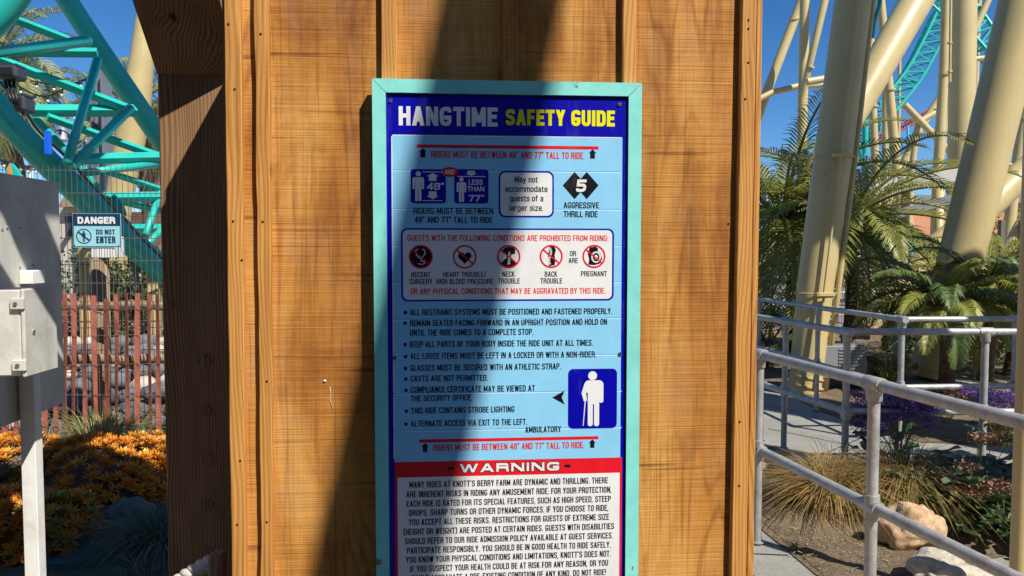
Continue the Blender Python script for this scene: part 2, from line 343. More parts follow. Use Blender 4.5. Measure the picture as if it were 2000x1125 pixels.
# ------------------------------------------------------------------ ground
def sheet(name, pts, z, mat, org=None):
    n = len(pts); return MB().add([(p[0], p[1], z) for p in pts], [tuple(range(n))]).build(name, mat, None, kind='structure')
sheet('ground', [(-400, -60), (400, -60), (400, 600), (-400, 600)], -0.012, M['concrete'])
sheet('added_dark_floor', [(-14, -9), (8, -9), (8, 0.0), (3.0, -0.4), (0.9, 0.0), (0.9, 0.6), (-14, 0.6)], -0.008, M['low_bounce'])  # unseen dark floor added to cut light bounced onto the pillar
GP = lambda *a: [PZ(x, y) for x, y in a]
def bumpy_sheet(name, poly, z, mat, step=0.09, amp=0.03):
    """soil bed: a fine uneven grid clipped to the polygon, its rim pressed flat"""
    xs = [p[0] for p in poly]; ys = [p[1] for p in poly]
    def inside(x, y):
        c = False; j = len(poly) - 1
        for i in range(len(poly)):
            a, b = poly[i], poly[j]
            if (a[1] > y) != (b[1] > y) and x < (b[0] - a[0]) * (y - a[1]) / (b[1] - a[1]) + a[0]: c = not c
            j = i
        return c
    m = MB(); m.add([(p[0], p[1], z) for p in poly], [tuple(range(len(poly)))])
    nx, ny = int((max(xs) - min(xs)) / step), int((max(ys) - min(ys)) / step); idx = {}; vs = []; fs = []
    ins = {(i, j): inside(min(xs) + i * step, min(ys) + j * step) for i in range(nx + 1) for j in range(ny + 1)}
    for (i, j), k in ins.items():
        if not k: continue
        x, y = min(xs) + i * step, min(ys) + j * step
        core = all(ins.get((i + a, j + b), False) for a in (-1, 0, 1) for b in (-1, 0, 1))
        h = 0.004 + amp * (0.5 + 0.9 * noise.noise(V((x * 2.2, y * 2.2, 1))) + 0.5 * noise.noise(V((x * 9, y * 9, 4)))) if core else 0.003
        idx[(i, j)] = len(vs); vs.append((x, y, z + max(0.004, h) if core else z + 0.003))
    for (i, j) in idx:
        if all(q in idx for q in ((i + 1, j), (i + 1, j + 1), (i, j + 1))): fs.append((idx[(i, j)], idx[(i + 1, j)], idx[(i + 1, j + 1)], idx[(i, j + 1)]))
    m.add(vs, fs); return m.build(name, mat, None, smooth=True, kind='structure')
bumpy_sheet('garden_soil', GP((1486, 1030), (1604, 1128), (1700, 1220), (1925, 1260), (1938, 1088), (2060, 1064), (2060, 925), (1700, 903), (1474, 908)), -0.006, M['soil'], 0.05, 0.035)
bumpy_sheet('back_garden_soil', GP((1440, 742), (1530, 764), (1600, 800), (1690, 836), (1800, 862), (2080, 872), (2200, 640), (1440, 640)), -0.006, M['soil'], 0.12, 0.05)
bumpy_sheet('left_garden_soil', [(-5.5, 0.9), (-0.62, 0.62), (-0.62, 3.6), (-1.2, 4.6), (-5.5, 4.6)], -0.006, M['soil'], 0.07, 0.05)
# control joints in the concrete walk: narrow dark grooves
g = MB()
for a, b in (((1500, 835), (1665, 868)), ((1497, 790), (1602, 812)), ((1560, 905), (1690, 850)), ((1473, 1078), (1540, 1081))):
    p, q = PZ(*a), PZ(*b); d = (q - p).normalized(); s_ = V((-d.y, d.x, 0)) * 0.005
    g.add([p - s_ + V((0, 0, -0.008)), q - s_ + V((0, 0, -0.008)), q + s_ + V((0, 0, -0.008)), p + s_ + V((0, 0, -0.008))], [(0, 1, 2, 3)])
g.build('path_joint', M['dgrey'], None, kind='structure')
# ------------------------------------------------------------------ wood clad sign pillar
TOP = 2.2
wall = thing('sign_pillar', 'wood clad pillar of rough sawn boards and battens carrying the safety sign', 'pillar', (0, 0, 0))
def edge(x0, x1, y):                      # x at the top and bottom of a board edge running through the two photo points
    a, b = P(x0, 0, y), P(x1, 1125, y); k = (b.x - a.x) / (b.z - a.z)
    return a.x + k * (TOP - a.z), a.x + k * (0.012 - a.z)
def board(name, L, R, yf, yb, mat, wob=0.0015, n=40):
    (lt, lb), (rt, rb) = edge(*L, yf), edge(*R, yf); ch = 0.002
    m = MB(); vs = []; fs = []; sd = random.random() * 50
    for i in range(n + 1):
        t = i / n; z = TOP + (0.012 - TOP) * t
        l = lt + (lb - lt) * t + wob * noise.noise(V((sd, z * 6, 0))) + wob * .5 * noise.noise(V((sd, z * 25, 3))); r = rt + (rb - rt) * t + wob * noise.noise(V((sd + 9, z * 6, 0))) + wob * .5 * noise.noise(V((sd, z * 25, 9)))
        vs += [(l, yb, z), (l, yf + ch, z), (l + ch, yf, z), (r - ch, yf, z), (r, yf + ch, z), (r, yb, z)]
    for i in range(n):
        a, c = i * 6, (i + 1) * 6
        for k in range(5): fs.append((a + k, c + k, c + k + 1, a + k + 1))
    fs += [(0, 1, 2, 3, 4, 5), tuple(n * 6 + k for k in (5, 4, 3, 2, 1, 0))]
    m.add(vs, fs); return m.build(name, mat, wall)
BT = -0.019
board('board', (440, 455), (498, 512), 0, 0.02, M['board'])
board('board', (500.5, 514.5), (744, 748), 0, 0.02, M['board'])
board('board', (747, 751), (984, 984), 0, 0.02, M['board'])
board('board', (987, 987), (1218, 1214), 0, 0.02, M['board'])
board('board', (1221, 1217), (1462, 1440), 0, 0.02, M['board'])
board('trim_board', (437, 452), (470, 480), BT, -0.0005, M['batten'])
board('batten', (496, 510), (524, 534), BT, -0.0005, M['batten'], 0.003)
board('batten', (744, 750), (774, 779), BT, -0.0005, M['batten'])
board('batten', (983, 983), (1011, 1010), BT, -0.0005, M['board'])
board('batten', (1217, 1213), (1243, 1238), BT, -0.0005, M['batten'])
board('trim_board', (1450, 1428), (1478, 1458), BT, -0.0005, M['batten'])
board('corner_strip', (1478.6, 1458.6), (1490, 1471.5), BT + 0.002, 0.85, M['batten'])
XL = P(438, 0, 0).x + 0.004; XR = P(1458, 560, 0).x
for k_ in range(8):
    a, b_ = 0.022 + k_ * 0.104, 0.122 + k_ * 0.104
    MB().box((XL - 0.016, a, 0.012), (XL, b_, TOP)).build('side_board', M['board'], wall)
MB().box((XL + 0.0005, 0.021, 0.012), (XR, 0.85, TOP - 0.002)).build('core', M['timber'], wall)
MB().box((XL - 0.02, 0.858, 0.012), (XR + 0.01, 0.878, TOP)).build('back_panel', M['board'], wall)
nb = MB()
for px, py, yy in ((1462, 39, BT), (1462, 56, BT), (1462, 122, BT), (1456, 193, BT), (1445, 824, BT), (1444, 949, BT), (509, 66, BT), (446, 47, BT), (458, 174, BT), (513, 433, BT), (521, 745, BT), (455, 432, BT), (469, 900, BT), (463, 1025, BT), (521, 1020, BT), (472, 508, BT), (1423, 437, 0)):
    p = P(px, py, yy - 0.0012); r = 0.0026
    nb.tube([p, p + V((0, 0.004, 0))], r, 8)
nb.build('nail', M['ink'], wall)
# chewing gum and a dribble of paint stuck on the board
m = MB(); p = P(634, 744, -0.002); m.rock(p, .0034, .0010, .0030, 4, 3, 1.1, 2.6)
q = [P(x, y, -0.0012) for x, y in ((644, 755), (646, 768), (644, 780), (650, 800))]; m.tube(q, .0006, 6)
tag(m.build('gum_blob', M['white'], None, smooth=True, org=p), 'small dried white blob and dribble stuck on the rough wooden board', 'gum')
# ------------------------------------------------------------------ safety sign
SY = -0.044; PY = -0.037
sign = thing('safety_sign', 'tall framed ride safety guide sign in pale turquoise frame on wood wall', 'sign', (0.0, -0.02, 0.6))
tl, tr_ = P(725, 155, SY), P(1252, 160, SY); zt = (tl.z + tr_.z) / 2; xl = P(730, 560, SY).x; xr = P(1251, 560, SY).x
il = P(756, 560, SY).x; ir = P(1225.5, 560, SY).x; it = P(990, 184, SY).z; zb, ib = 0.60, 0.638
g_ = 0.0007
def fb(poly): return MB().prism(poly, SY, SY + 0.024).build('frame_board', M['sign_frame'], sign)
fb([(il + g_, it), (ir - g_, it), (xr - g_, zt), (xl + g_, zt)])
fb([(xl + g_, zb), (xr - g_, zb), (ir - g_, ib), (il + g_, ib)])
fb([(xl, zb + g_), (il, ib + g_), (il, it - g_), (xl, zt - g_)])
fb([(ir, ib + g_), (xr, zb + g_), (xr, zt - g_), (ir, it - g_)])
px0 = P(757, 560, PY).x; px1 = P(1221.5, 560, PY).x; pt = P(990, 187, PY).z
panel = MB().box((px0, PY, ib + 0.006), (px1, PY + 0.006, pt)).build('panel', M['navy'], sign)
MB().box((il - 0.01, PY + 0.0065, ib - 0.01), (ir + 0.01, SY + 0.023, it + 0.01)).build('backing', M['ink'], sign)
LY = [PY - 0.00012 * i for i in range(1, 10)]
def SX(x, y): return P(x, y, PY).x
def SZ(x, y): return P(x, y, PY).z
def rrect(x0, y0, x1, y1, r=0, n=6):     # px rectangle measured on its middle lines -> polygon
    xm, ym = (x0 + x1) / 2, (y0 + y1) / 2
    a, b_, c, d = SX(x0, ym), SX(x1, ym), SZ(xm, y1), SZ(xm, y0)
    R = r / F * 1.8
    if r == 0: return [(a, c), (b_, c), (b_, d), (a, d)]
    out = []
    for cx, cz, q0 in ((a + R, c + R, 180), (b_ - R, c + R, 270), (b_ - R, d - R, 0), (a + R, d - R, 90)):
        for i in range(n + 1):
            q = rad(q0 + 90 * i / n); out.append((cx + R * math.cos(q), cz + R * math.sin(q)))
    return out
def ell(cx, cy, rx, ry=None, n=36):
    ry = ry or rx; x, z = SX(cx, cy), SZ(cx, cy); k = (SX(cx + 1, cy) - x)
    return [(x + rx * k * math.cos(2 * math.pi * i / n), z + ry * k * math.sin(2 * math.pi * i / n)) for i in range(n)]
def pp(pts): return [(SX(x, y), SZ(x, y)) for x, y in pts][::-1]
def C5(x, y): return 720 + x / 3.6296, 150 + y / 3.6296
def C6(x, y): return 720 + x / 3.6296, 430 + y / 3.6296
def C7(x, y): return 720 + x / 3.7037, 700 + y / 3.7037
def C8(x, y): return 720 + x / 3.7037, 860 + y / 3.7037
def C3(x, y): return x / 4.018, 340 + y / 4.018
# condensed sign lettering drawn as thick strokes. Each glyph: width and strokes on a 0..1 grid; 'r' after a point rounds that corner
_GL = """
A 1.08|0,0 .5,1 1,0|.2,.27 .8,.27
B 1|0,0 0,1|0,1 .93,1r .93,.53r 0,.53|0,.53 1,.53r 1,0r 0,0
C 1|1,.72 1,1r 0,1r 0,0r 1,0r 1,.28
D 1|0,0 0,1|0,1 1,1r 1,0r 0,0
E .82|1,1 0,1 0,0 1,0|0,.52 .86,.52
F .78|1,1 0,1 0,0|0,.5 .86,.5
G 1|1,.76 1,1r 0,1r 0,0r 1,0r 1,.42 .6,.42
H 1|0,0 0,1|1,0 1,1|0,.52 1,.52
I 0|0,0 0,1
J .75|1,1 1,0r 0,0r 0,.32
K 1|0,0 0,1|1,1 .05,.42|.36,.6 1,0
L .76|0,1 0,0 1,0
M 1.35|0,0 0,1 .5,.12 1,1 1,0
N 1.05|0,0 0,1 1,0 1,1
O 1|0,.5 0,1r 1,1r 1,0r 0,0r 0,.5
P .98|0,0 0,1|0,1 1,1r 1,.45r 0,.45
Q 1|0,.5 0,1r 1,1r 1,0r 0,0r 0,.5|.6,.25 1.05,-.05
R 1|0,0 0,1|0,1 .97,1r .97,.5r 0,.5|.6,.5 1,.38r 1,0
S 1|1,.76 1,1r 0,1r 0,.56r 1,.46r 1,0r 0,0r 0,.24
T .95|0,1 1,1|.5,1 .5,0
U 1|0,1 0,0r 1,0r 1,1
V 1.05|0,1 .5,0 1,1
W 1.55|0,1 .25,0 .5,.95 .75,0 1,1
X 1.05|0,0 1,1|0,1 1,0
Y 1.05|0,1 .5,.42 1,1|.5,.42 .5,0
Z .95|0,1 1,1 0,0 1,0
0 1|0,.5 0,1r 1,1r 1,0r 0,0r 0,.5
4 1.05|.78,0 .78,1 0,.27 1,.27
5 1|.95,1 .03,1 .03,.56 1,.58r 1,0r 0,0r 0,.22
7 .95|0,1 1,1 .35,0
8 1|0,.75 0,1r 1,1r 1,.53r 0,.53r 0,.75|0,.27 0,.53r 1,.53r 1,0r 0,0r 0,.27
M_ 1|0,0 0,1
a .82|0,.62 .02,.72r .98,.72r 1,0|1,.42 0,.40r 0,0r 1,.02
c .8|1,.52 1,.72r 0,.72r 0,0r 1,0r 1,.2
d .85|1,1 1,0|1,.70 0,.74r 0,0r 1,.03
e .85|0,.36 1,.36 1,.72r 0,.72r 0,0r 1,0r 1,.16
f .5|.3,0 .3,1r 1,1|0,.68 .9,.68
g .85|1,.72 1,-.28r .02,-.28|1,.70 0,.74r 0,0r 1,.03
i 0|0,0 0,.72|0,.93 0,1.02
l 0|0,0 0,1
m 1.5|0,0 0,.72|0,.66 .5,.76r .5,0|.5,.66 1,.76r 1,0
n .85|0,0 0,.72|0,.64 1,.78r 1,0
o .85|0,.36 0,.72r 1,.72r 1,0r 0,0r 0,.36
r .5|0,0 0,.72|0,.6 .4,.74r 1,.70
s .78|.95,.54 .95,.72r 0,.72r 0,.40r 1,.34r 1,0r 0,0r 0,.16
t .5|.35,.95 .35,0r 1,0|0,.70 .9,.70
u .85|0,.72 0,0r 1,.02|1,.72 1,0
y .9|0,.72 .5,.02|1,.72 .42,-.28 .05,-.28
z .8|0,.72 1,.72 0,0 1,0
. 0|0,-.01 0,.05
, 0|.0,.03 0,-.0 -.06,-.14
: 0|0,.0 0,.04|0,.46 0,.66
! 0|0,-.015 0,.03|0,.3 0,1
- .5|0,.42 1,.42
/ .7|0,-.05 1,1.05
( .42|1,1.1 0,.85 0,.1 1,-.15
) .42|0,1.1 1,.85 1,.1 0,-.15
’ 0|0,1.02 -.05,.82
“ .35|0,1.03 0,.8|1,1.03 1,.8
"""
GLY = {}
for ln_ in _GL.strip().split(chr(10)):
    hd_, rest_ = ln_.split('|', 1); ch_, w_c = hd_.rsplit(' ', 1); GLY[ch_] = (float(w_c), [[(tuple(float(v) for v in p.rstrip('r').split(',')), p.endswith('r')) for p in st_.split()] for st_ in rest_.split('|')])
def _round(pts, r_, h):
    """returns (x, y, inner corner or None) along the stroke's middle line"""
    out = []
    for i, ((x, y), rd) in enumerate(pts):
        if not rd or i in (0, len(pts) - 1): out.append((x, y, None)); continue
        (ax, ay), (cx, cy) = pts[i - 1][0], pts[i + 1][0]
        la, lc = math.hypot(ax - x, ay - y) or 1e-6, math.hypot(cx - x, cy - y) or 1e-6
        u0, u1 = ((ax - x) / la, (ay - y) / la), ((cx - x) / lc, (cy - y) / lc); q = min(r_, la * .5, lc * .5)
        sn = abs(u0[0] * u1[1] - u0[1] * u1[0]) or 1e-6; inn = None
        if q < h * 1.25: inn = (x + (u0[0] + u1[0]) * h / sn, y + (u0[1] + u1[1]) * h / sn)
        for k in range(5):
            t = k / 4; u = 1 - t; bx = u * u * (x + u0[0] * q) + 2 * u * t * x + t * t * (x + u1[0] * q); by = u * u * (y + u0[1] * q) + 2 * u * t * y + t * t * (y + u1[1] * q)
            out.append((bx, by, inn))
    return out
def _thick(pts, h, cap):
    L, R = [], []; n = len(pts)
    for i in range(n):
        a, b_, c = pts[max(i - 1, 0)], pts[i], pts[min(i + 1, n - 1)]
        d0 = (b_[0] - a[0], b_[1] - a[1]) if i else (c[0] - b_[0], c[1] - b_[1]); d1 = (c[0] - b_[0], c[1] - b_[1]) if i < n - 1 else d0
        if math.hypot(*d0) < 1e-7: d0 = d1
        if math.hypot(*d1) < 1e-7: d1 = d0
        l0 = math.hypot(*d0) or 1e-9; l1 = math.hypot(*d1) or 1e-9; n0 = (-d0[1] / l0, d0[0] / l0); n1 = (-d1[1] / l1, d1[0] / l1)
        s_ = (n0[0] + n1[0], n0[1] + n1[1]); q = s_[0] ** 2 + s_[1] ** 2; k = 2 / max(q, .55); e = 0
        vert = abs(d0[1]) > abs(d0[0]) * 2
        if i in (0, n - 1) and not (vert and h * 1.3 < b_[1] < cap - h * 1.3): e = h * .98 * (-1 if i == 0 else 1)
        dd = d0 if i else d1; ll = math.hypot(*dd) or 1e-9; ex, ey = dd[0] / ll * e, dd[1] / ll * e
        l_ = (b_[0] + s_[0] * h * k + ex, b_[1] + s_[1] * h * k + ey); r_ = (b_[0] - s_[0] * h * k + ex, b_[1] - s_[1] * h * k + ey)
        if b_[2]:
            if math.hypot(l_[0] - b_[2][0], l_[1] - b_[2][1]) < math.hypot(r_[0] - b_[2][0], r_[1] - b_[2][1]): l_ = b_[2]
            else: r_ = b_[2]
        L.append(l_); R.append(r_)
    return L, R
def text_at(mbx, txt, x, z, width, cap, y, stroke=0.03, shear=0.0, gk=0.085, grow=0.0):
    """txt fitted to width x cap height; stroke is the growth over a plain weight"""
    s = cap * (0.108 + stroke * 1.25); N = len(txt); gap = cap * gk; h = s / 2; g = h + grow * cap
    tot = sum(GLY[c][0] if c != ' ' else 0 for c in txt); ns = sum(c == ' ' for c in txt); ink = N - ns
    spk = 0.62          # a space is this many letter widths
    u = (width - ink * s - (N - 1) * gap) / (tot + ns * spk)
    if u < cap * .16: gap = max(cap * .04, gap - (cap * .16 - u) * (tot + ns * spk) / (N - 1)); u = (width - ink * s - (N - 1) * gap) / (tot + ns * spk)
    cx = 0
    for c in txt:
        if c == ' ': cx += spk * u + gap; continue
        w_, sts = GLY[c]; k = 0
        for st in sts:
            dash_ = .5
            pts = [((cx + h + px * (w_ * u if w_ else cap), h + py * (cap - s)), rd) for (px, py), rd in st]
            if not any(rd for _, rd in pts) and any(abs(p[0][0] - q[0][0]) > .02 * cap and abs(p[0][1] - q[0][1]) > .3 * cap for p, q in zip(pts, pts[1:])):
                for (p, _), (q, _) in zip(pts, pts[1:]):        # straight strokes; slanting ones are cut level at both ends
                    yy = y - 0.000008 * k; k += 1
                    if p[1] > q[1]: p, q = q, p
                    dx, dy = q[0] - p[0], q[1] - p[1]
                    if abs(dy) < .05 * cap: vsq = [(min(p[0], q[0]) - g, p[1] - g), (max(p[0], q[0]) + g, p[1] - g), (max(p[0], q[0]) + g, p[1] + g), (min(p[0], q[0]) - g, p[1] + g)]
                    else:
                        hw = g * min(1.22 if u < cap * .6 else 2.2, math.hypot(dx, dy) / abs(dy)); full = abs(dy) > .9 * (cap - s) or abs(dx) < 1e-6
                        e0 = g if full or p[1] < h * 1.2 else 0; e1 = g if full or q[1] > cap - 1.2 * h else 0
                        vsq = [(p[0] - hw, p[1] - e0), (p[0] + hw, p[1] - e0), (q[0] + hw, q[1] + e1), (q[0] - hw, q[1] + e1)]
                    mbx.add([(x + a + shear * b_, yy, z + b_) for a, b_ in vsq], [(0, 1, 2, 3)])
                continue
            P_ = _round(pts, max(w_ * u * .5, g * 1.3), g); L, R = _thick(P_, g, cap); n = len(L)
            yy = y - 0.000008 * k; k += 1
            vs = [(x + a + shear * b_, yy, z + b_) for a, b_ in L] + [(x + a + shear * b_, yy, z + b_) for a, b_ in R]
            mbx.add(vs, [(i, n + i, n + i + 1, i + 1) for i in range(n - 1)])
        cx += w_ * u + s + gap
def T(C, txt, x0, x1, tL, bL, tR, bR, mat='ink', layer=4, stroke=0.035, name='lettering', shear=0.0, parent=None, gk=0.085, grow=0.0):
    a, b_ = C(x0, (tL + bL) / 2), C(x1, (tR + bR) / 2)
    xa, xb = SX(*a), SX(*b_)
    z0 = (SZ(*C(x0, bL)) + SZ(*C(x1, bR))) / 2; z1 = (SZ(*C(x0, tL)) + SZ(*C(x1, tR))) / 2
    mm = MB(); text_at(mm, txt, xa, z0, xb - xa, z1 - z0, LY[layer], stroke, shear, gk, grow)
    return mm.build(name, M[mat], parent or panel)
def G(name, mat, layer, *polys):
    for p in polys: MB().flat(p, LY[layer]).build(name, M[mat], panel)
G('print_field', 'sky_print', 0, rrect(768, 266.5, 1213.5, 898))
sl, sb = [], []
for i, yy in enumerate((334, 408.5, 479.5, 551.5, 622.5, 694.5, 766, 838)):
    p = rrect(768, yy - 1.2, 1213.5, yy + 0.6); sb.append(p); sl.append(rrect(768, yy + 0.6, 1213.5, yy + 2.4))
G('seam_line', 'seam_blue', 1, *sb); G('seam_line', 'seam_light', 1, *sl)
G('print_edge', 'white', 1, rrect(766.5, 265.5, 1214.5, 267.3), rrect(766.5, 266.5, 768.6, 896), )
T(C5, 'HANGTIME', 213, 915, 208, 345, 218, 353, 'white', 4, 0.085)
T(C5, 'SAFETY GUIDE', 972, 1745, 232, 345, 238, 350, 'yellow', 4, 0.085)
def arrow(C, x0, x1, yt, yb, up=True):
    xm = (x0 + x1) / 2; w2 = (x1 - x0) / 2; s2 = w2 * 0.62; h = (yb - yt)
    if up: pts = [(xm, yt), (x1, yt + h * .42), (xm + s2, yt + h * .42), (xm + s2, yb), (xm - s2, yb), (xm - s2, yt + h * .42), (x0, yt + h * .42)]
    else: pts = [(xm - s2, yt), (xm + s2, yt), (xm + s2, yb - h * .42), (x1, yb - h * .42), (xm, yb), (x0, yb - h * .42), (xm - s2, yb - h * .42)]
    return [(SX(*C(*q)), SZ(*C(*q))) for q in pts][::-1]
def R_(C, x0, y0, x1, y1, r=0): a, b_ = C(x0, y0), C(x1, y1); return rrect(*a, *b_, r)
G('red_bar', 'red', 2, R_(C5, 340, 486, 1630, 509))
G('red_bar', 'red', 2, R_(C7, 365, 574, 1661, 597))
G('arrow', 'ink', 3, arrow(C5, 357, 412, 506, 571), arrow(C5, 1560, 1614, 514, 580), arrow(C7, 382, 435, 612, 676), arrow(C7, 1593, 1642, 584, 646))
T(C5, 'RIDERS MUST BE BETWEEN 48“ AND 77“ TALL TO RIDE.', 442, 1530, 527, 574, 533, 582, 'red', 4, 0.03)
T(C7, 'RIDERS MUST BE BETWEEN 48“ AND 77“ TALL TO RIDE.', 468, 1560, 624, 670, 602, 648, 'red', 4, 0.03)
G('icon_panel', 'navy', 2, R_(C5, 298, 655, 548, 897, 6), R_(C5, 606, 655, 849, 898, 6))
def man(C, cx, top, bot, w):              # plain standing pictogram
    h = bot - top; hr = h * 0.088
    q = C(cx, top + hr)
    k = 1 / 3.63
    P_ = [ell(*q, hr * k, n=24)]
    def bar(x0, x1, y0, y1, r): return R_(C, x0, y0, x1, y1, r)
    P_.append(bar(cx - w / 2, cx + w / 2, top + h * .20, top + h * .36, w * .2 * k))
    P_.append(bar(cx - w / 2, cx - w * .31, top + h * .26, top + h * .60, w * .09 * k))
    P_.append(bar(cx + w * .31, cx + w / 2, top + h * .26, top + h * .60, w * .09 * k))
    P_.append(bar(cx - w * .27, cx + w * .27, top + h * .24, top + h * .62, 0))
    P_.append(bar(cx - w * .27, cx - w * .025, top + h * .60, bot, w * .1 * k))
    P_.append(bar(cx + w * .025, cx + w * .27, top + h * .60, bot, w * .1 * k))
    return P_
def Gm(name, mat, layer, polys):          # overlapping polygons of one colour: each a hair above the last
    mm = MB()
    for i, p in enumerate(polys): mm.flat(p, LY[layer] - 0.000006 * i)
    return mm.build(name, M[mat], panel)
Gm('rider_icon', 'white', 4, man(C5, 352, 668, 882, 82))
Gm('rider_icon', 'white', 4, man(C5, 658, 712, 888, 68))
G('icon_arrow', 'white', 4, arrow(C5, 410, 498, 682, 738), arrow(C5, 410, 498, 812, 868, False), arrow(C5, 684, 770, 666, 702, False), R_(C5, 382, 672, 528, 677), R_(C5, 382, 875, 524, 880), R_(C5, 630, 704, 828, 710))
T(C5, '48“', 412, 530, 752, 802, 752, 802, 'white', 5, 0.075, shear=0.1)
T(C5, 'LESS', 710, 808, 728, 766, 728, 766, 'white', 5, 0.05); T(C5, 'THAN', 700, 820, 776, 812, 776, 812, 'white', 5, 0.05)
T(C5, '77“', 705, 815, 838, 885, 838, 885, 'white', 5, 0.075, shear=0.1)
G('and_badge', 'red', 3, ell(*C5(575, 675), 16.6, 9.8))
T(C5, 'AND', 540, 610, 658, 692, 658, 692, 'white', 5, 0.04)
T(C5, 'RIDERS MUST BE BETWEEN', 318, 883, 928, 971, 930, 973); T(C5, '48“ AND 77“ TALL TO RIDE', 325, 878, 990, 1034, 993, 1036)
G('notice_border', 'navy', 2, R_(C5, 922, 668, 1313, 997, 12)); G('notice_box', 'white', 3, R_(C5, 934, 680, 1301, 985, 10))
for t, a, b_, y in (('May not', 1035, 1198, 750), ('accommodate', 967, 1268, 817), ('guests of a', 1002, 1238, 884), ('larger size.', 998, 1238, 951)):
    T(C5, t, a, b_, y - 44, y, y - 44, y, 'ink', 5, 0.035)
dm = lambda c: [(SX(*C5(*q)), SZ(*C5(*q))) for q in ((c - 84, 770), (c, 867), (c + 84, 770), (c, 674))]
Gm('thrill_diamond', 'ink', 3, [dm(1460), dm(1546)])
T(C5, '5', 1468, 1538, 728, 816, 728, 816, 'white', 5, 0.10, shear=0.12)
T(C5, 'AGGRESSIVE', 1382, 1633, 888, 930, 890, 932); T(C5, 'THRILL RIDE', 1382, 1623, 951, 995, 951, 995)
G('notice_border', 'navy', 2, R_(C6, 230, 58, 1738, 573, 12)); G('notice_box', 'white', 3, R_(C6, 243, 70, 1725, 561, 9.5))
T(C6, 'GUESTS WITH THE FOLLOWING CONDITIONS ARE PROHIBITED FROM RIDING:', 275, 1697, 107, 149, 105, 147, 'red', 5, 0.03)
T(C6, 'OR ANY PHYSICAL CONDITIONS THAT MAY BE AGGRAVATED BY THIS RIDE.', 297, 1678, 486, 528, 477, 518, 'red', 5, 0.03)
k6 = 1 / 3.63
ic = [(370, 260, 85), (681, 260, 84), (993, 258, 83), (1294, 257, 82), (1597, 257, 82)]
o_ = lambda c, L: [(SX(*C6(c[0] + x, c[1] + y)), SZ(*C6(c[0] + x, c[1] + y))) for x, y in L][::-1]
def stroke(C, pts, wd):
    out = []
    for (a, b_), (c, d) in zip(pts, pts[1:]):
        L = math.hypot(c - a, d - b_) or 1; nx, ny = -(d - b_) / L * wd / 2, (c - a) / L * wd / 2
        ex, ey = (c - a) / L * wd * .2, (d - b_) / L * wd * .2
        out.append([(SX(*C(*q)), SZ(*C(*q))) for q in ((a - ex + nx, b_ - ey + ny), (c + ex + nx, d + ey + ny), (c + ex - nx, d + ey - ny), (a - ex - nx, b_ - ey - ny))])
    return out
# black symbols
Gm('symbol', 'ink', 4, [ell(*C6(370, 260), 78 * k6)])
Gm('symbol', 'white', 5, stroke(C6, [(335, 212), (335, 240), (352, 262), (372, 272), (372, 290), (395, 292), (398, 305), (380, 314), (350, 308)], 6) + stroke(C6, [(395, 210), (402, 236), (385, 258), (365, 268)], 6) + stroke(C6, [(335, 212), (350, 206)], 6) + stroke(C6, [(395, 210), (380, 206)], 6))
hp = [(0, 50)] + [(-47 * math.sin(t) ** 3 * 1.02, -(13 * math.cos(t) - 5 * math.cos(2 * t) - 2 * math.cos(3 * t) - math.cos(4 * t)) * 3.0 + 4) for t in [math.pi * 2 * i / 28 for i in range(15, 28)] + [0.001] + [math.pi * 2 * i / 28 for i in range(1, 14)]]
Gm('symbol', 'ink', 4, [o_(ic[1], hp)])
Gm('symbol', 'ink', 4, [ell(*C6(996, 214), 44 * k6, 25 * k6), o_(ic[2], [(-30, -40), (44, -40), (44, -20), (20, -14), (14, 10), (-10, 12)]), o_(ic[2], [(-15, 8), (18, 8), (58, 52), (30, 74), (-30, 74), (-62, 50)])])
Gm('symbol', 'white', 5, [z for j in range(7) for z in stroke(C6, [(984 - j * 1 + 8, 232 + j * 13), (1000 + 2, 230 + j * 13)], 8)])
Gm('symbol', 'ink', 4, [o_(ic[3], [(-12, -70), (22, -70), (34, -45), (24, -10), (30, 30), (24, 62), (-18, 70), (-14, 30), (-24, -5), (-16, -40)])])
Gm('symbol', 'white', 5, [z for j in range(11) for z in stroke(C6, [(1285 + 7 * math.sin(j * .6) - 6, 200 + j * 11), (1285 + 7 * math.sin(j * .6) + 7, 199 + j * 11)], 7)])
Gm('symbol', 'ink', 4, [o_(ic[4], [(-30, -64), (10, -70), (30, -56), (26, -40), (46, -20), (58, 20), (40, 52), (0, 62), (-40, 58), (-34, 20), (-44, -20)])])
rg = MB(); oc = C6(1612, 262); rg.ring(ell(*oc, 34 * k6, 40 * k6, n=28), ell(*oc, 24 * k6, 30 * k6, n=28), LY[5]); rg.flat(ell(*C6(1612, 262), 12 * k6, 16 * k6), LY[5]); rg.build('symbol', M['white'], panel)
for c in ic:
    mm = MB(); q = C6(c[0], c[1]); mm.ring(ell(*q, c[2] * k6, n=48), ell(*q, (c[2] - 12) * k6, n=48), LY[6])
    s2 = c[2] * 0.70; mm.flat(stroke(C6, [(c[0] - s2, c[1] - s2 * .85), (c[0] + s2, c[1] + s2 * .85)], 11)[0], LY[6] - 0.00003)
    mm.build('prohibition_ring', M['red'], panel)
for t, a, b_, y0, y1 in (('RECENT', 302, 437, 367, 405), ('SURGERY', 290, 452, 415, 454), ('HEART TROUBLE/', 528, 833, 366, 404), ('HIGH BLOOD PRESSURE', 480, 883, 415, 453), ('NECK', 948, 1036, 363, 401), ('TROUBLE', 916, 1072, 412, 450), ('BACK', 1248, 1337, 363, 401), ('TROUBLE', 1217, 1372, 411, 449), ('OR', 1427, 1470, 218, 255), ('ARE', 1417, 1483, 267, 304), ('PREGNANT', 1505, 1688, 361, 398)):
    T(C6, t, a, b_, y0, y1, y0, y1, 'ink', 5, 0.035)
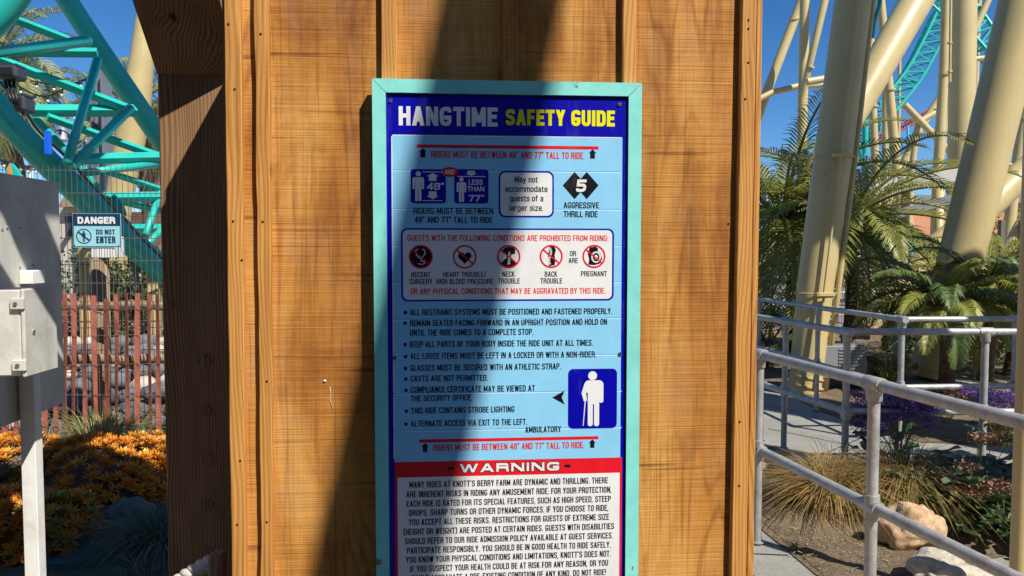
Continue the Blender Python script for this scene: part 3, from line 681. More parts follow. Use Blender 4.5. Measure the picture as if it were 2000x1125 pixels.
for C, t, a, b_, tL, bL, tR, bR, bul in (
    (C6, 'ALL RESTRAINT SYSTEMS MUST BE POSITIONED AND FASTENED PROPERLY.', 295, 1727, 632, 675, 623, 665, 1),
    (C6, 'REMAIN SEATED FACING FORWARD IN AN UPRIGHT POSITION AND HOLD ON', 293, 1690, 709, 752, 697, 740, 1),
    (C6, 'UNTIL THE RIDE COMES TO A COMPLETE STOP.', 293, 1168, 777, 821, 768, 811, 0),
    (C6, 'KEEP ALL PARTS OF YOUR BODY INSIDE THE RIDE UNIT AT ALL TIMES.', 293, 1590, 860, 903, 845, 888, 1),
    (C6, 'ALL LOOSE ITEMS MUST BE LEFT IN A LOCKER OR WITH A NON-RIDER.', 296, 1613, 945, 988, 926, 969, 1),
    (C6, 'GLASSES MUST BE SECURED WITH AN ATHLETIC STRAP.', 296, 1363, 1029, 1072, 1011, 1054, 1),
    (C7, 'CASTS ARE NOT PERMITTED.', 303, 862, 127, 170, 115, 158, 1),
    (C7, 'COMPLIANCE CERTIFICATE MAY BE VIEWED AT', 305, 1203, 207, 250, 190, 234, 1),
    (C7, 'THE SECURITY OFFICE.', 305, 750, 269, 312, 259, 302, 0),
    (C7, 'THIS RIDE CONTAINS STROBE LIGHTING', 307, 1055, 359, 402, 342, 386, 1),
    (C7, 'ALTERNATE ACCESS VIA EXIT TO THE LEFT.', 305, 1147, 453, 497, 433, 477, 1)):
    T(C, t, a, b_, tL, bL, tR, bR)
    if bul:
        ym = (tL + bL) / 2; G('bullet', 'navy', 3, R_(C, a - 46, ym - 11, a - 23, ym + 13))
T(C7, 'AMBULATORY', 1132, 1392, 493, 537, 488, 532)
G('pointer', 'ink', 3, [(SX(*C7(*q)), SZ(*C7(*q))) for q in ((1328, 283), (1418, 333), (1397, 283), (1418, 232))])
G('icon_panel', 'navy', 2, R_(C7, 1442, 75, 1796, 507, 10))
cm = [ell(*C7(1620, 125), 32 / 3.7, n=30)]
cm += [R_(C7, 1560, 158, 1698, 250, 9), R_(C7, 1665, 190, 1698, 320, 4), R_(C7, 1585, 200, 1667, 330, 0), R_(C7, 1585, 300, 1621, 490, 4.5), R_(C7, 1630, 300, 1667, 490, 4.5)]
cm += [[(SX(*C7(*q)), SZ(*C7(*q))) for q in L][::-1] for L in ([(1560, 185), (1590, 200), (1572, 255), (1540, 250)], [(1540, 250), (1572, 250), (1580, 305), (1556, 310)], [(1563, 305), (1571, 305), (1554, 487), (1549, 487)])]
Gm('walking_figure', 'white', 4, cm)
def to_foot(poly, m_): z1 = max(z for _, z in poly); return [(x, z if z > z1 - 1e-4 else ib + m_) for x, z in poly]
G('warning_field', 'red', 1, to_foot(rrect(772.5, 898, 1213.5, 1300), .010))
G('warning_box', 'white', 2, to_foot(rrect(777.6, 928, 1209, 1300), .016))
T(C8, 'WARNING', 660, 1378, 171, 232, 155, 218, 'ink', 4, 0.125, gk=.30, grow=.07); T(C8, 'WARNING', 660, 1378, 171, 232, 155, 218, 'white', 5, 0.125, gk=.30)
G('dash', 'ink', 4, R_(C8, 573, 195, 618, 214), R_(C8, 1418, 175, 1460, 194))
for t, a, b_, tL, bL, tR, bR in (
    ('MANY RIDES AT KNOTT’S BERRY FARM ARE DYNAMIC AND THRILLING. THERE', 295, 1730, 301, 345, 264, 308),
    ('ARE INHERENT RISKS IN RIDING ANY AMUSEMENT RIDE. FOR YOUR PROTECTION,', 273, 1757, 370, 414, 332, 376),
    ('EACH RIDE IS RATED FOR ITS SPECIAL FEATURES, SUCH AS HIGH SPEED, STEEP', 275, 1752, 438, 482, 399, 442),
    ('DROPS, SHARP TURNS OR OTHER DYNAMIC FORCES. IF YOU CHOOSE TO RIDE,', 292, 1735, 504, 548, 464, 508),
    ('YOU ACCEPT ALL THESE RISKS. RESTRICTIONS FOR GUESTS OF EXTREME SIZE', 290, 1738, 571, 615, 530, 574),
    ('(HEIGHT OR WEIGHT) ARE POSTED AT CERTAIN RIDES. GUESTS WITH DISABILITIES', 252, 1775, 641, 685, 597, 641),
    ('SHOULD REFER TO OUR RIDE ADMISSION POLICY AVAILABLE AT GUEST SERVICES.', 263, 1767, 709, 753, 664, 708),
    ('PARTICIPATE RESPONSIBLY. YOU SHOULD BE IN GOOD HEALTH TO RIDE SAFELY.', 277, 1752, 776, 820, 730, 774),
    ('YOU KNOW YOUR PHYSICAL CONDITIONS AND LIMITATIONS, KNOTT’S DOES NOT.', 270, 1752, 843, 887, 795, 839),
    ('IF YOU SUSPECT YOUR HEALTH COULD BE AT RISK FOR ANY REASON, OR YOU', 300, 1732, 909, 953, 862, 906),
    ('COULD AGGRAVATE A PRE-EXISTING CONDITION OF ANY KIND, DO NOT RIDE!', 313, 1717, 977, 1021, 929, 973)):
    T(C8, t, a, b_, tL, bL, tR, bR, 'ink', 5, 0.035)
for px, py in ((763, 197), (1210, 204), (771, 699), (1211, 691)):
    p = P(px, py, PY); mm = MB(); mm.tube([p + V((0, -0.003, 0)), p + V((0, 0.001, 0))], 0.0042, 12, r2=0.0048)
    sc = mm.build('screw', M['screw'], sign)
    MB().tube([p + V((0, -0.0034, 0)), p + V((0, -0.0029, 0))], 0.0018, 6).build('screw_socket', M['ink'], sc)
# ================================================================== LEFT OF THE PILLAR
# ------------------------------------------------------------------ timber canopy: post, knee brace, beam, roof boards
can = thing('timber_canopy', 'dark heavy timber canopy post with knee brace and plugged bolt holes left of the pillar', 'canopy', P(370, 900, 0.35) * V((1, 1, 0)) if False else (P(370, 560, 0.35).x, 0.45, 0))
cy0 = 0.35; cx0 = P(317, 600, cy0).x; cx1 = cx0 + 0.222
MB().bbox((cx0, cy0, 0.0), (cx1, cy0 + 0.222, 3.294), 0.004).build('post', M['timber'], can)
kz = P(370, 146, cy0).z
# knee brace: rises at 45 degrees from the post towards the front, its underside facing down
L_ = 3.294 - kz; w2 = 0.19
m = MB(); a = V((0, cy0 - 0.0015, kz)); 
pr = [(cy0 - 0.002, kz), (cy0 - 0.002 - L_, kz + L_), (cy0 - 0.002 - L_ + 0.0, kz + L_ + w2 * 1.414), (cy0 - 0.002, kz + w2 * 1.414)]
vs = [(cx0 + 0.001, y, z) for y, z in pr] + [(cx1 - 0.001, y, z) for y, z in pr]
m.add(vs, [(0, 3, 2, 1), (4, 5, 6, 7), (0, 1, 5, 4), (1, 2, 6, 5), (2, 3, 7, 6), (3, 0, 4, 7)]).build('brace', M['timber'], can)
MB().bbox((cx0 + 0.002, -1.6, 3.296), (cx1 - 0.002, 1.6, 3.49), 0.004).build('beam', M['timber'], can)
rx0, rx1, RB = -4.6, 1.4, 0.78
x = rx0; 
while x < rx1:
    for y0_, y1_ in (((-0.27, -0.06), (0.30, RB)) if -0.78 < x < -0.38 else ((-0.27, RB),)):  # gap left in the unseen roof to let a sun patch through
        MB().box((x, y0_, 3.262), (min(x + 0.192, rx1), y1_, 3.29)).build('roof_board', M['old_timber'], can)
    x += 0.197
MB().bbox((rx0, -0.27, 3.204), (rx1, -0.21, 3.26), 0.003).build('rafter', M['timber'], can)
MB().bbox((rx0, RB - .1, 3.204), (rx1, RB - .04, 3.26), 0.003).build('rafter', M['timber'], can)
for py, px in ((705, 399), (802, 401), (896, 404), (985, 404), (1080, 404)):
    p = P(px, py, cy0); MB().tube([p + V((0, -0.004, 0)), p + V((0, 0.004, 0))], 0.0165, 20).build('bolt', M['timber'], can)
# ------------------------------------------------------------------ rope and its little stake at the foot of the canopy post
a, b_ = P(355, 1122, 0.22), P(432, 1088, 0.20)
rm = MB(); N = 60
dv = (b_ - a); dvn = dv.normalized(); e1 = dvn.cross(V((0, 1, 0))).normalized(); e2 = dvn.cross(e1)
a2 = a - dvn * 0.25; Lr = (b_ - a2).length
for k in range(3):
    pts = []
    for i in range(N + 1):
        t = i / N; q = t * Lr / 0.072 * 2 * math.pi + k * 2 * math.pi / 3
        pts.append(a2 + dvn * (t * Lr) + (e1 * math.cos(q) + e2 * math.sin(q)) * 0.0105 + V((0, 0, -0.12 * (1 - t) ** 2)))
    rm.tube(pts, 0.0115, 10)
tag(rm.build('rope', M['rope'], None, smooth=True, org=a), 'thick pale twisted rope looped at the foot of dark timber post', 'rope')
p = P(431, 1072, 0.2)
tag(MB().bbox((p.x - 0.02, 0.15, 0), (p.x + 0.018, 0.195, p.z), 0.006).build('rope_stake', M['old_timber'], None, org=(p.x, 0.17, 0)), 'short weathered wooden stake holding the rope beside the pillar edge', 'stake')
# ------------------------------------------------------------------ electrical cabinet on its post
Xb, Xs = -1.50, -1.292
cab = thing('electrical_cabinet', 'pale grey electrical cabinet with smaller hinged lock box on a square white post', 'cabinet', (-1.5, 0.8, 0))
yb_ = PX(121, 560, Xb).y; zb_ = PX(125, 788, Xb).z; zt_ = PX(116, 357, Xb).z
MB().bbox((Xb - 0.30, -0.05, zb_), (Xb, yb_, zt_), 0.003).build('housing', M['cabinet'], cab)
ys0 = PX(50, 650, Xs).y; ys1 = PX(112, 640, Xs).y; zs0 = PX(52, 735, Xs).z; zs1 = PX(50, 566, Xs).z
bx = MB().bbox((Xb + 0.0015, ys0 + 0.001, zs0), (Xs - 0.014, ys1 + 0.004, zs1), 0.004).build('lock_box', M['cabinet'], cab)
MB().bbox((Xs - 0.0125, ys0 - 0.004, zs0 - 0.004), (Xs, ys1, zs1 + 0.003), 0.004).build('door', M['cabinet'], cab)
dk = PX(65, 648, Xs); MB().tube([dk + V((-0.002, 0, 0)), dk + V((0.003, 0, 0))], 0.0075, 18).build('lock', M['steel'], cab)
MB().tube([dk + V((0.003, 0, 0)), dk + V((0.0036, 0, 0))], 0.0038, 12).build('keyhole', M['ink'], cab)
for px, py in ((32, 593), (36, 713)):
    q = P(px, py, ys0); MB().bbox((q.x - 0.013, ys0 - 0.012, q.z - 0.017), (q.x + 0.026, ys0 - 0.001, q.z + 0.017), 0.002).build('hinge', M['cabinet'], cab)
    MB().tube([q + V((0.004, -0.016, 0)), q + V((0.004, -0.011, 0))], 0.006, 10).build('hinge_screw', M['screw'], cab)
q0 = PX(36, 528, Xb); q1 = PX(63, 560, Xb)
MB().bbox((Xb + 0.001, q0.y, zs1 + 0.002), (Xb + 0.045, q1.y, q0.z), 0.003).build('conduit_box', M['whitepost'], cab)
sc = MB()
for px, py in ((13, 444), (40, 446), (38, 522), (65, 518), (3, 447)):
    q = PX(px, py, Xb); sc.tube([q, q + V((0.004, 0, 0))], 0.0042, 8)
sc.build('rivet', M['steel'], cab)
cx_ = PX(73, 1000, -1.445); py0 = cx_.y; py1 = PX(87.5, 1000, -1.445).y; pxl = P(44, 1000, py0).x
MB().bbox((pxl, py0, 0), (-1.445, py1, zb_ + 0.25), 0.002).build('post', M['whitepost'], cab)
# ------------------------------------------------------------------ wire mesh fence
FY = 3.9
mf = thing('mesh_fence', 'welded wire mesh fence behind cabinet with danger notice', 'fence', (P(160, 560, FY).x, FY, 0))
fx0 = P(-60, 400, FY).x; fx1 = P(470, 400, FY).x; ft = P(160, 333, FY).z
wm = MB(); x = fx0; stp = wpx(P(160, 400, FY), 10.6)
while x < fx1:
    wm.tube([(x, FY, 0.02), (x, FY, ft + 0.035 + random.uniform(-.003, .003))], 0.0022, 4, rot=.78); x += stp
wm.build('upright_wires', M['wire'], mf, kind='stuff')
z = ft; k = 0
while z > 0.05:
    MB().tube([(fx0, FY + 0.004, z), (fx1, FY + 0.004, z)], 0.003, 6).build('cross_wire', M['wire'], mf); k += 1
    z -= wpx(P(160, 400, FY), 44)
MB().bbox((P(236, 500, FY).x - 2.6, FY + 0.03, 0), (P(236, 500, FY).x - 2.54, FY + 0.09, ft + .05), .004).build('post', M['cream'], mf)
# second mesh fence further back with cream posts
F2 = 6.6
m2 = thing('mesh_fence', 'distant mesh fence with cream square posts seen through the near fence', 'fence', (P(160, 560, F2).x, F2, 0))
wm = MB(); x = P(90, 400, F2).x
while x < P(460, 400, F2).x: wm.tube([(x, F2, 0.02), (x, F2, 1.45)], 0.003, 4, rot=.78); x += 0.045
wm.build('upright_wires', M['wire'], m2, kind='stuff')
for z in (0.2, 0.5, 0.8, 1.1, 1.42): MB().tube([(P(90, 400, F2).x, F2 + .006, z), (P(460, 400, F2).x, F2 + .006, z)], 0.004, 6).build('cross_wire', M['wire'], m2)
for px in (166, 300, 420): 
    q = P(px, 560, F2 + .04); MB().bbox((q.x - .055, F2 + .01, 0), (q.x + .055, F2 + .12, 1.62), .005).build('post', M['cream'], m2)
# ------------------------------------------------------------------ danger notice on the fence
DY = FY - 0.012
dn = thing('danger_sign', 'small pale turquoise danger do not enter notice wired to the mesh fence', 'sign', P(189, 450, DY))
def D(px, py, y=DY): q = P(px, py, y); return (q.x, q.z)
def drect(x0, y0, x1, y1): a = D(x0, (y0 + y1) / 2)[0]; b = D(x1, (y0 + y1) / 2)[0]; c = D((x0 + x1) / 2, y1)[1]; d = D((x0 + x1) / 2, y0)[1]; return [(a, c), (b, c), (b, d), (a, d)]
dp = MB().prism(drect(142.3, 417, 236.5, 483.5), DY, DY + 0.004).build('plate', M['dgreen'], dn)
L2 = [DY - 0.0003 * i for i in range(1, 5)]
MB().flat(drect(143.5, 418.8, 234, 441.5), L2[0]).build('header', M['dnavy'], dp)
fr_ = drect(142.9, 417.6, 235.6, 482.6); fi = drect(144.3, 419.2, 234.2, 481); MB().ring(fr_, fi, L2[1]).build('border', M['dnavy'], dp)
def DT(t, x0, x1, y0, y1, mat, st):
    a, b_ = C3(x0, y0), C3(x1, y1); p, q = D(*a), D(*b_); mm = MB(); text_at(mm, t, p[0], q[1], q[0] - p[0], p[1] - q[1], L2[2], st); mm.build('lettering', M[mat], dp)
DT('DANGER', 608, 905, 335, 390, 'white', 0.115); DT('DO NOT', 753, 903, 434, 475, 'dnavy', 0.08); DT('ENTER', 755, 907, 488, 543, 'dnavy', 0.08)
cxd, czd = D(*C3(658, 488)); rr = wpx(V((cxd, DY, czd)), 59 / 4.018)
circ = lambda r, n=36: [(cxd + r * math.cos(2 * math.pi * i / n), czd + r * math.sin(2 * math.pi * i / n)) for i in range(n)]
mm = MB(); mm.ring(circ(rr), circ(rr * .87), L2[2]); s2 = rr * .68; t2 = rr * .075
mm.flat([(cxd - s2 - t2, czd + s2 * .8 - t2), (cxd + s2 - t2, czd - s2 * .8 - t2), (cxd + s2 + t2, czd - s2 * .8 + t2), (cxd - s2 + t2, czd + s2 * .8 + t2)], L2[2] - 0.00008)
h_ = rr * .68
mm.flat([(cxd + h_ * .2 * math.cos(q), czd + h_ * .85 + h_ * .2 * math.sin(q)) for q in [i * .52 for i in range(12)]], L2[2] - .00009)
for a, b_, c, d in ((-.33, .33, .25, .62), (-.33, -.2, -.15, .3), (.2, .33, -.15, .3), (-.2, .2, -.2, .3), (-.2, -.03, -1.05, -.15), (.03, .2, -1.05, -.15)):
    mm.flat([(cxd + a * h_, czd + c * h_), (cxd + b_ * h_, czd + c * h_), (cxd + b_ * h_, czd + d * h_), (cxd + a * h_, czd + d * h_)], L2[2] - .0001 - abs(a) * .0001 - abs(c) * .00005)
mm.build('no_entry_symbol', M['dnavy'], dp)
for px, py in ((146, 421), (232, 421), (146, 479), (232, 479)):
    q = P(px, py, DY); MB().tube([q + V((0, -.004, 0)), q + V((0, .016, 0))], .003, 6).build('tie', M['black'], dn)
# ------------------------------------------------------------------ red snow fence: slats wired side by side
SF = FY - 0.10
sf = thing('snow_fence', 'low fence of rust red wooden slats wired together before mesh fence', 'fence', (P(220, 700, SF).x, SF, 0))
sl_ = [(122, 131, 570, 870), (139, 147, 573, 870), (161, 169, 575, 870), (180, 187, 577, 870), (201, 211, 584, 860), (222, 230, 575, 850), (242, 250, 572, 858), (264, 272, 573, 862), (286, 294, 574, 868), (305, 313, 576, 868), (326, 334, 574, 868), (103, 111, 572, 870), (84, 92, 575, 870), (64, 72, 570, 870), (44, 52, 573, 870), (24, 32, 573, 870), (4, 12, 573, 870), (346, 354, 570, 870), (366, 374, 573, 870)]
for i, (x0, x1, yt, yb) in enumerate(sl_):
    sh = random.uniform(-3, 5); a, b_ = P(x0, yt, SF), P(x1, yt, SF); c, d = P(x0 + sh, 868, SF), P(x1 + sh, 868, SF); n = 10; vs = []; fs = []
    ph = random.random() * 9
    for k in range(n + 1):
        t = k / n; wv = 0.010 * noise.noise(V((ph, t * 2.2, 0))); tw = 0.012 * math.sin(ph + t * 3)
        l = a.lerp(c, t); r = b_.lerp(d, t); z = a.z + (0.0 - a.z) * t
        vs += [(l.x + wv, SF - .005 + tw, z), (r.x + wv, SF - .005 - tw, z), (r.x + wv, SF + .005 - tw, z), (l.x + wv, SF + .005 + tw, z)]
    for k in range(n):
        q, e = 4 * k, 4 * k + 4
        for s_ in range(4): fs.append((q + s_, e + s_, e + (s_ + 1) % 4, q + (s_ + 1) % 4))
    fs += [(0, 1, 2, 3), (4 * n + 3, 4 * n + 2, 4 * n + 1, 4 * n)]
    MB().add(vs, fs).build('slat', M['slat'], sf)
for py in (602, 655, 712, 771, 829):
    z = P(220, py, SF).z; pts = []; x = P(-20, py, SF).x
    while x < P(400, py, SF).x: pts.append((x, SF - .013 + .002 * math.sin(x * 40), z + .006 * math.sin(x * 3 + py))); x += .03
    MB().tube(pts, 0.0022, 5).build('tie_wire', M['wire'], sf)
# log rails behind
lr = thing('rail_fence', 'weathered round wooden rails with stout post behind red slats', 'fence', (P(195, 700, FY + .3).x, FY + .3, 0))
for py, r_ in ((700, .036), (595, .034)):
    a, b_ = P(-40, py + 4, FY + .12), P(430, py, FY + .12); MB().tube([a.lerp(b_, i / 12) + V((0, 0, .008 * math.sin(i * 2.1 + py))) for i in range(13)], r_, 12).build('rail', M['old_timber'], lr, smooth=True)
a, b_ = P(197, 860, FY + .35), P(194, 503, FY + .35); a.z = 0
MB().tube([a, a.lerp(b_, .5) + V((.01, 0, 0)), b_], wpx(a, 17), 16).build('post', M['old_timber'], lr, smooth=True)
# ------------------------------------------------------------------ bank of stones behind
sb = thing('stone_bank', 'bank of loose grey and white river stones behind red slat fence', 'stones', (P(220, 700, 5.4).x, 5.4, 0))
k = 0
for row in range(9):
    yy = FY + 0.45 + row * 0.27; zz = 0.02 + row * 0.07
    x = P(-30, 700, yy).x + random.uniform(0, .1)
    while x < P(400, 700, yy).x:
        r_ = random.uniform(.07, .15)
        mt = M['rock_white'] if random.random() < .24 else M['rock_grey']
        MB().rock((x + r_, yy + random.uniform(-.05, .05), zz + random.uniform(-.03, .04)), r_, r_ * .8, r_ * random.uniform(.55, .8), k, 2, .3).build('stone', mt, sb, smooth=True); x += r_ * 1.75; k += 1
MB().add([(P(-60, 700, 4.3).x, 4.35, -0.05), (0.5, 4.35, -0.05), (0.5, 7.2, .62), (P(-60, 700, 7.2).x, 7.2, .62), (0.5, 7.2, -.1), (P(-60, 700, 7.2).x, 7.2, -.1)], [(0, 1, 2, 3), (3, 2, 4, 5)]).build('earth', M['soil'], sb)
# ------------------------------------------------------------------ plants
def blade(m, base, d, L, w_, droop, n=5, lift=1.0):
    side = V((-d.y, d.x, 0)).normalized() * w_; vs = []
    for i in range(n + 1):
        t = i / n; p = base + d * (L * t * (0.35 + 0.65 * t) ) * (1.0) + V((0, 0, lift * L * (t - droop * t * t)))
        k = (1 - t) ** .6 if i < n else 0
        vs += [p - side * k, p + side * k]
    m.add(vs, [(2 * i, 2 * i + 1, 2 * i + 3, 2 * i + 2) for i in range(n)])
def tuft(name, label, cat, c, R0, n, L, w_, droop, mats, spread=1.0, group=None, lift=1.0, parts=('blades', 'dry_blades')):
    t = thing(name, label, cat, c, group)
    for mi, (mt, share) in enumerate(mats):
        m = MB()
        for i in range(int(n * share)):
            q = random.uniform(0, 2 * math.pi); r_ = R0 * math.sqrt(random.random()); e = random.uniform(.08, 1) * spread
            d = V((math.cos(q), math.sin(q), 0)) * e; b = V(c) + V((math.cos(q + random.uniform(-.5, .5)) * r_, math.sin(q) * r_, 0))
            l = L * random.uniform(.55, 1.1); blade(m, b, d, l, w_ * random.uniform(.6, 1.2), droop * random.uniform(.6, 1.25) + .25 * e, 6, lift)
        m.build(parts[mi], mt, t, kind='stuff')
    return t
g0 = lambda x, y: PZ(x, y, 0.01)
tuft('grass_tuft', 'sunlit tuft of arching green grass leaning on the red slats', 'grass tuft', V((P(195, 850, 3.55).x, 3.55, 0.12)), .17, 900, .62, .0035, .62, [(M['grassy'], .6), (M['straw'], .4)], .9)
tuft('grass_tuft', 'green grass tuft behind white cabinet post at the left edge', 'grass tuft', V((P(60, 850, 2.9).x, 3.0, 0.1)), .15, 500, .6, .0035, .6, [(M['grassy'], .8), (M['straw'], .2)], .9)
tuft('fescue_tuft', 'shaded blue green fescue mound beside the dark timber post', 'grass tuft', g0(318, 1085), .16, 2600, .55, .0022, .75, [(M['fescue'], .9), (M['straw'], .1)], 1.05)
tuft('fescue_tuft', 'second shaded fescue mound in front of the timber post base', 'grass tuft', g0(290, 1180), .12, 1200, .42, .0022, .75, [(M['fescue'], .9), (M['straw'], .1)], 1.0)
# orange succulents
def rosette(mat, n=15, L=.055, seed=0):
    random.seed(seed + 40); m = MB()
    for i in range(n):
        q = i * 2.39996 + random.uniform(-.2, .2); t = i / n; el = .15 + t * 1.15
        d = V((math.cos(q) * math.cos(el), math.sin(q) * math.cos(el), math.sin(el))); s_ = V((-math.sin(q), math.cos(q), 0)); nn_ = d.cross(s_)
        l = L * (1.1 - .5 * t); w_ = l * .17; p = [d * l * .12, d * l * .6 + nn_ * -l * .05, d * l + V((0, 0, l * .12))]
        vs = [p[0] - s_ * w_ * .5, p[0] + s_ * w_ * .5, p[1] + s_ * w_, p[1] - s_ * w_, p[2], p[1] - nn_ * w_ * .55]
        m.add(vs, [(0, 1, 5), (1, 2, 5), (3, 0, 5), (2, 4, 5), (4, 3, 5), (0, 3, 4, 2, 1)])
    me = bpy.data.meshes.new('rosette'); me.from_pydata([tuple(v) for v in m.v], [], m.f); me.materials.append(mat); return me
ROS = [[rosette(M[a], 17, .062, i * 7 + j) for j in range(3)] for i, a in enumerate(('succ', 'succ_gold', 'succ_green'))]
random.seed(11)
def shrub(label, c, rx, ry, h, n, mixw):
    t = thing('succulent_shrub', label, 'succulent', c, 'orange succulents in the left garden bed'); c = V(c)
    MB().rock(c + V((0, 0, h * .38)), rx * .80, ry * .80, h * .46, 3, 3, .25).build('stems', M['soil'], t)
    for i in range(n):
        q = random.uniform(0, 2 * math.pi); cz = random.random() ** .8; rr_ = math.sqrt(1 - cz * cz)
        nz = 1 + .22 * noise.noise(V((math.cos(q) * 2, math.sin(q) * 2, cz * 3)))
        p = V((math.cos(q) * rr_ * rx * nz, math.sin(q) * rr_ * ry * nz, max(.015, cz * h * nz)))
        k = random.choices((0, 1, 2), mixw)[0]
        o = bpy.data.objects.new('rosette', random.choice(ROS[k])); COL.objects.link(o); o.parent = t; o.location = p
        nd = V((p.x / rx, p.y / ry, .7 + p.z / h)).normalized(); o.rotation_euler = nd.to_track_quat('Z', 'Y').to_euler(); o.rotation_euler.rotate_axis('Z', random.uniform(0, 6))
        s_ = random.uniform(.6, 1.0); o.scale = (s_, s_, s_)
GX = lambda px, y: P(px, 900, y - 1.82).x
shrub('large orange succulent mound in the shade right of cabinet post', (GX(190, 4.75), 2.93, 0.0), .50, .42, .38, 420, (.9, .1, 0))
shrub('sunlit orange succulent mound against timber post and red slats', (GX(290, 4.95), 3.13, 0.0), .33, .34, .33, 280, (.6, .4, 0))
shrub('golden and green succulents catching light beside the white post', (GX(118, 4.0), 2.13, 0.0), .20, .22, .28, 170, (.25, .45, .3))
shrub('orange succulents at the left edge behind the white post', (GX(5, 4.9), 3.05, 0.0), .42, .42, .36, 250, (.9, .1, 0))
shrub('shadowed orange succulents at the lower left corner', (GX(30, 4.0), 2.15, 0.0), .28, .26, .30, 170, (.8, .1, .1))
# valve lid
c = PZ(153, 1096, .02); vl = thing('valve_cover', 'oval dark green irrigation valve cover set in the garden soil', 'cover', c)
vs = lambda r, z: [V((c.x + r * .155 * math.cos(i * .2618), c.y + r * .12 * math.sin(i * .2618), z)) for i in range(24)]
m = MB(); m.add(vs(1, -.01) + vs(1, .055) + vs(.95, .062), [(i, (i + 1) % 24, 24 + (i + 1) % 24, 24 + i) for i in range(24)] + [(24 + i, 24 + (i + 1) % 24, 48 + (i + 1) % 24, 48 + i) for i in range(24)] + [tuple(range(48, 72))]); m.build('lid', M['lid'], vl)
MB().tube([c + V((.09, .02, .04)), c + V((.09, .02, .0435 + .002))], .012, 10).build('finger_hole', M['ink'], vl)
tag(MB().rock(g0(250, 1035) + V((0, .05, .03)), .17, .14, .13, 5, 3).build('boulder', M['rock_grey'], None, smooth=True, org=g0(250, 1035)), 'grey boulder in shade behind the fescue grass', 'boulder')
# ------------------------------------------------------------------ teal coaster track, near
tk = thing('coaster_track', 'large turquoise tubular coaster track diving down behind the mesh fence', 'coaster track', (P(150, 360, 5.5).x, 5.5, 0))
def pl(pts, y0, y1): n = len(pts) - 1; return [P(x, y, y0 + (y1 - y0) * i / n) for i, (x, y) in enumerate(pts)]
def dense(pts, k=6):
    out = []; n = len(pts)
    for i in range(n - 1):
        p0, p1, p2, p3 = pts[max(i - 1, 0)], pts[i], pts[i + 1], pts[min(i + 2, n - 1)]
        for j in range(k):
            t = j / k; out.append(0.5 * ((2 * p1) + (p2 - p0) * t + (2 * p0 - 5 * p1 + 4 * p2 - p3) * t * t + (3 * p1 - p0 - 3 * p2 + p3) * t ** 3))
    return out + [pts[-1]]
low = dense(pl([(-160, 30), (-70, 133), (25, 246), (90, 315), (150, 372), (200, 421), (257, 474), (316, 527), (390, 590), (470, 650)], 4.9, 7.2))
MB().tube(low, [wpx(p, 25) for p in low], 24).build('chord', M['teal'], tk, smooth=True)
upp = dense(pl([(30, -170), (82, -80), (130, -2), (186, 84), (253, 183), (300, 252), (360, 335), (430, 430)], 6.4, 7.8))
MB().tube(upp, [wpx(p, 19.5) for p in upp], 24).build('chord', M['teal'], tk, smooth=True)
far = dense(pl([(-60, 90), (60, 222), (120, 287), (172, 348), (213, 398), (232, 422), (290, 480), (340, 530)], 6.2, 7.4))
MB().tube(far, [wpx(p, 8) for p in far], 16).build('rail', M['teal'], tk, smooth=True)
top_ = dense(pl([(-60, 90), (0, 30), (38, -20)], 5.6, 5.6)); MB().tube(top_, wpx(top_[0], 26), 20).build('chord', M['teal'], tk, smooth=True)
for (x0, y0, x1, y1, d0, d1, wd, rnd) in (
    (8, 30, 135, 79, 5.8, 6.5, 15, 0), (-20, 104, 172, 80, 5.2, 6.35, 21, 1), (-20, 101, 190, 103, 6.4, 6.6, 16, 0),
    (-10, 113, 262, 217, 5.7, 6.9, 16, 0), (190, 118, 131, 318, 6.55, 5.4, 17, 1), (254, 212, 140, 326, 6.8, 5.5, 18, 1),
    (60, 216, 262, 216, 6.0, 7.0, 20, 0), (92, 228, 305, 304, 6.1, 7.1, 14, 0), (142, 311, 325, 307, 5.9, 7.1, 18, 0),
    (162, 338, 325, 318, 5.8, 7.2, 15, 1), (205, 334, 325, 374, 6.3, 7.2, 11, 0), (203, 386, 330, 384, 6.2, 7.2, 17, 0),
    (226, 391, 330, 416, 6.5, 7.4, 11, 0), (314, 372, 279, 474, 7.1, 6.5, 12, 1), (330, 432, 282, 484, 7.3, 6.6, 12, 1), (250, 446, 330, 446, 6.6, 7.4, 14, 0)):
    a, b_ = P(x0, y0, d0), P(x1, y1, d1); r0, r1 = wpx(a, wd / 2), wpx(b_, wd / 2)
    if rnd: MB().tube([a, b_], r0, 16, r2=r1).build('strut', M['teal'], tk, smooth=True)
    else: MB().tube([a, b_], r0 * 1.2, 4, r2=r1 * 1.2, rot=0).build('strut', M['teal'], tk)
MB().prism([(q.x, q.z) for q in (P(222, 378, 6.2), P(240, 400, 6.2), P(246, 420, 6.2), P(226, 428, 6.2), P(206, 395, 6.2))][::-1], 6.2, 6.23).build('gusset', M['teal'], tk)
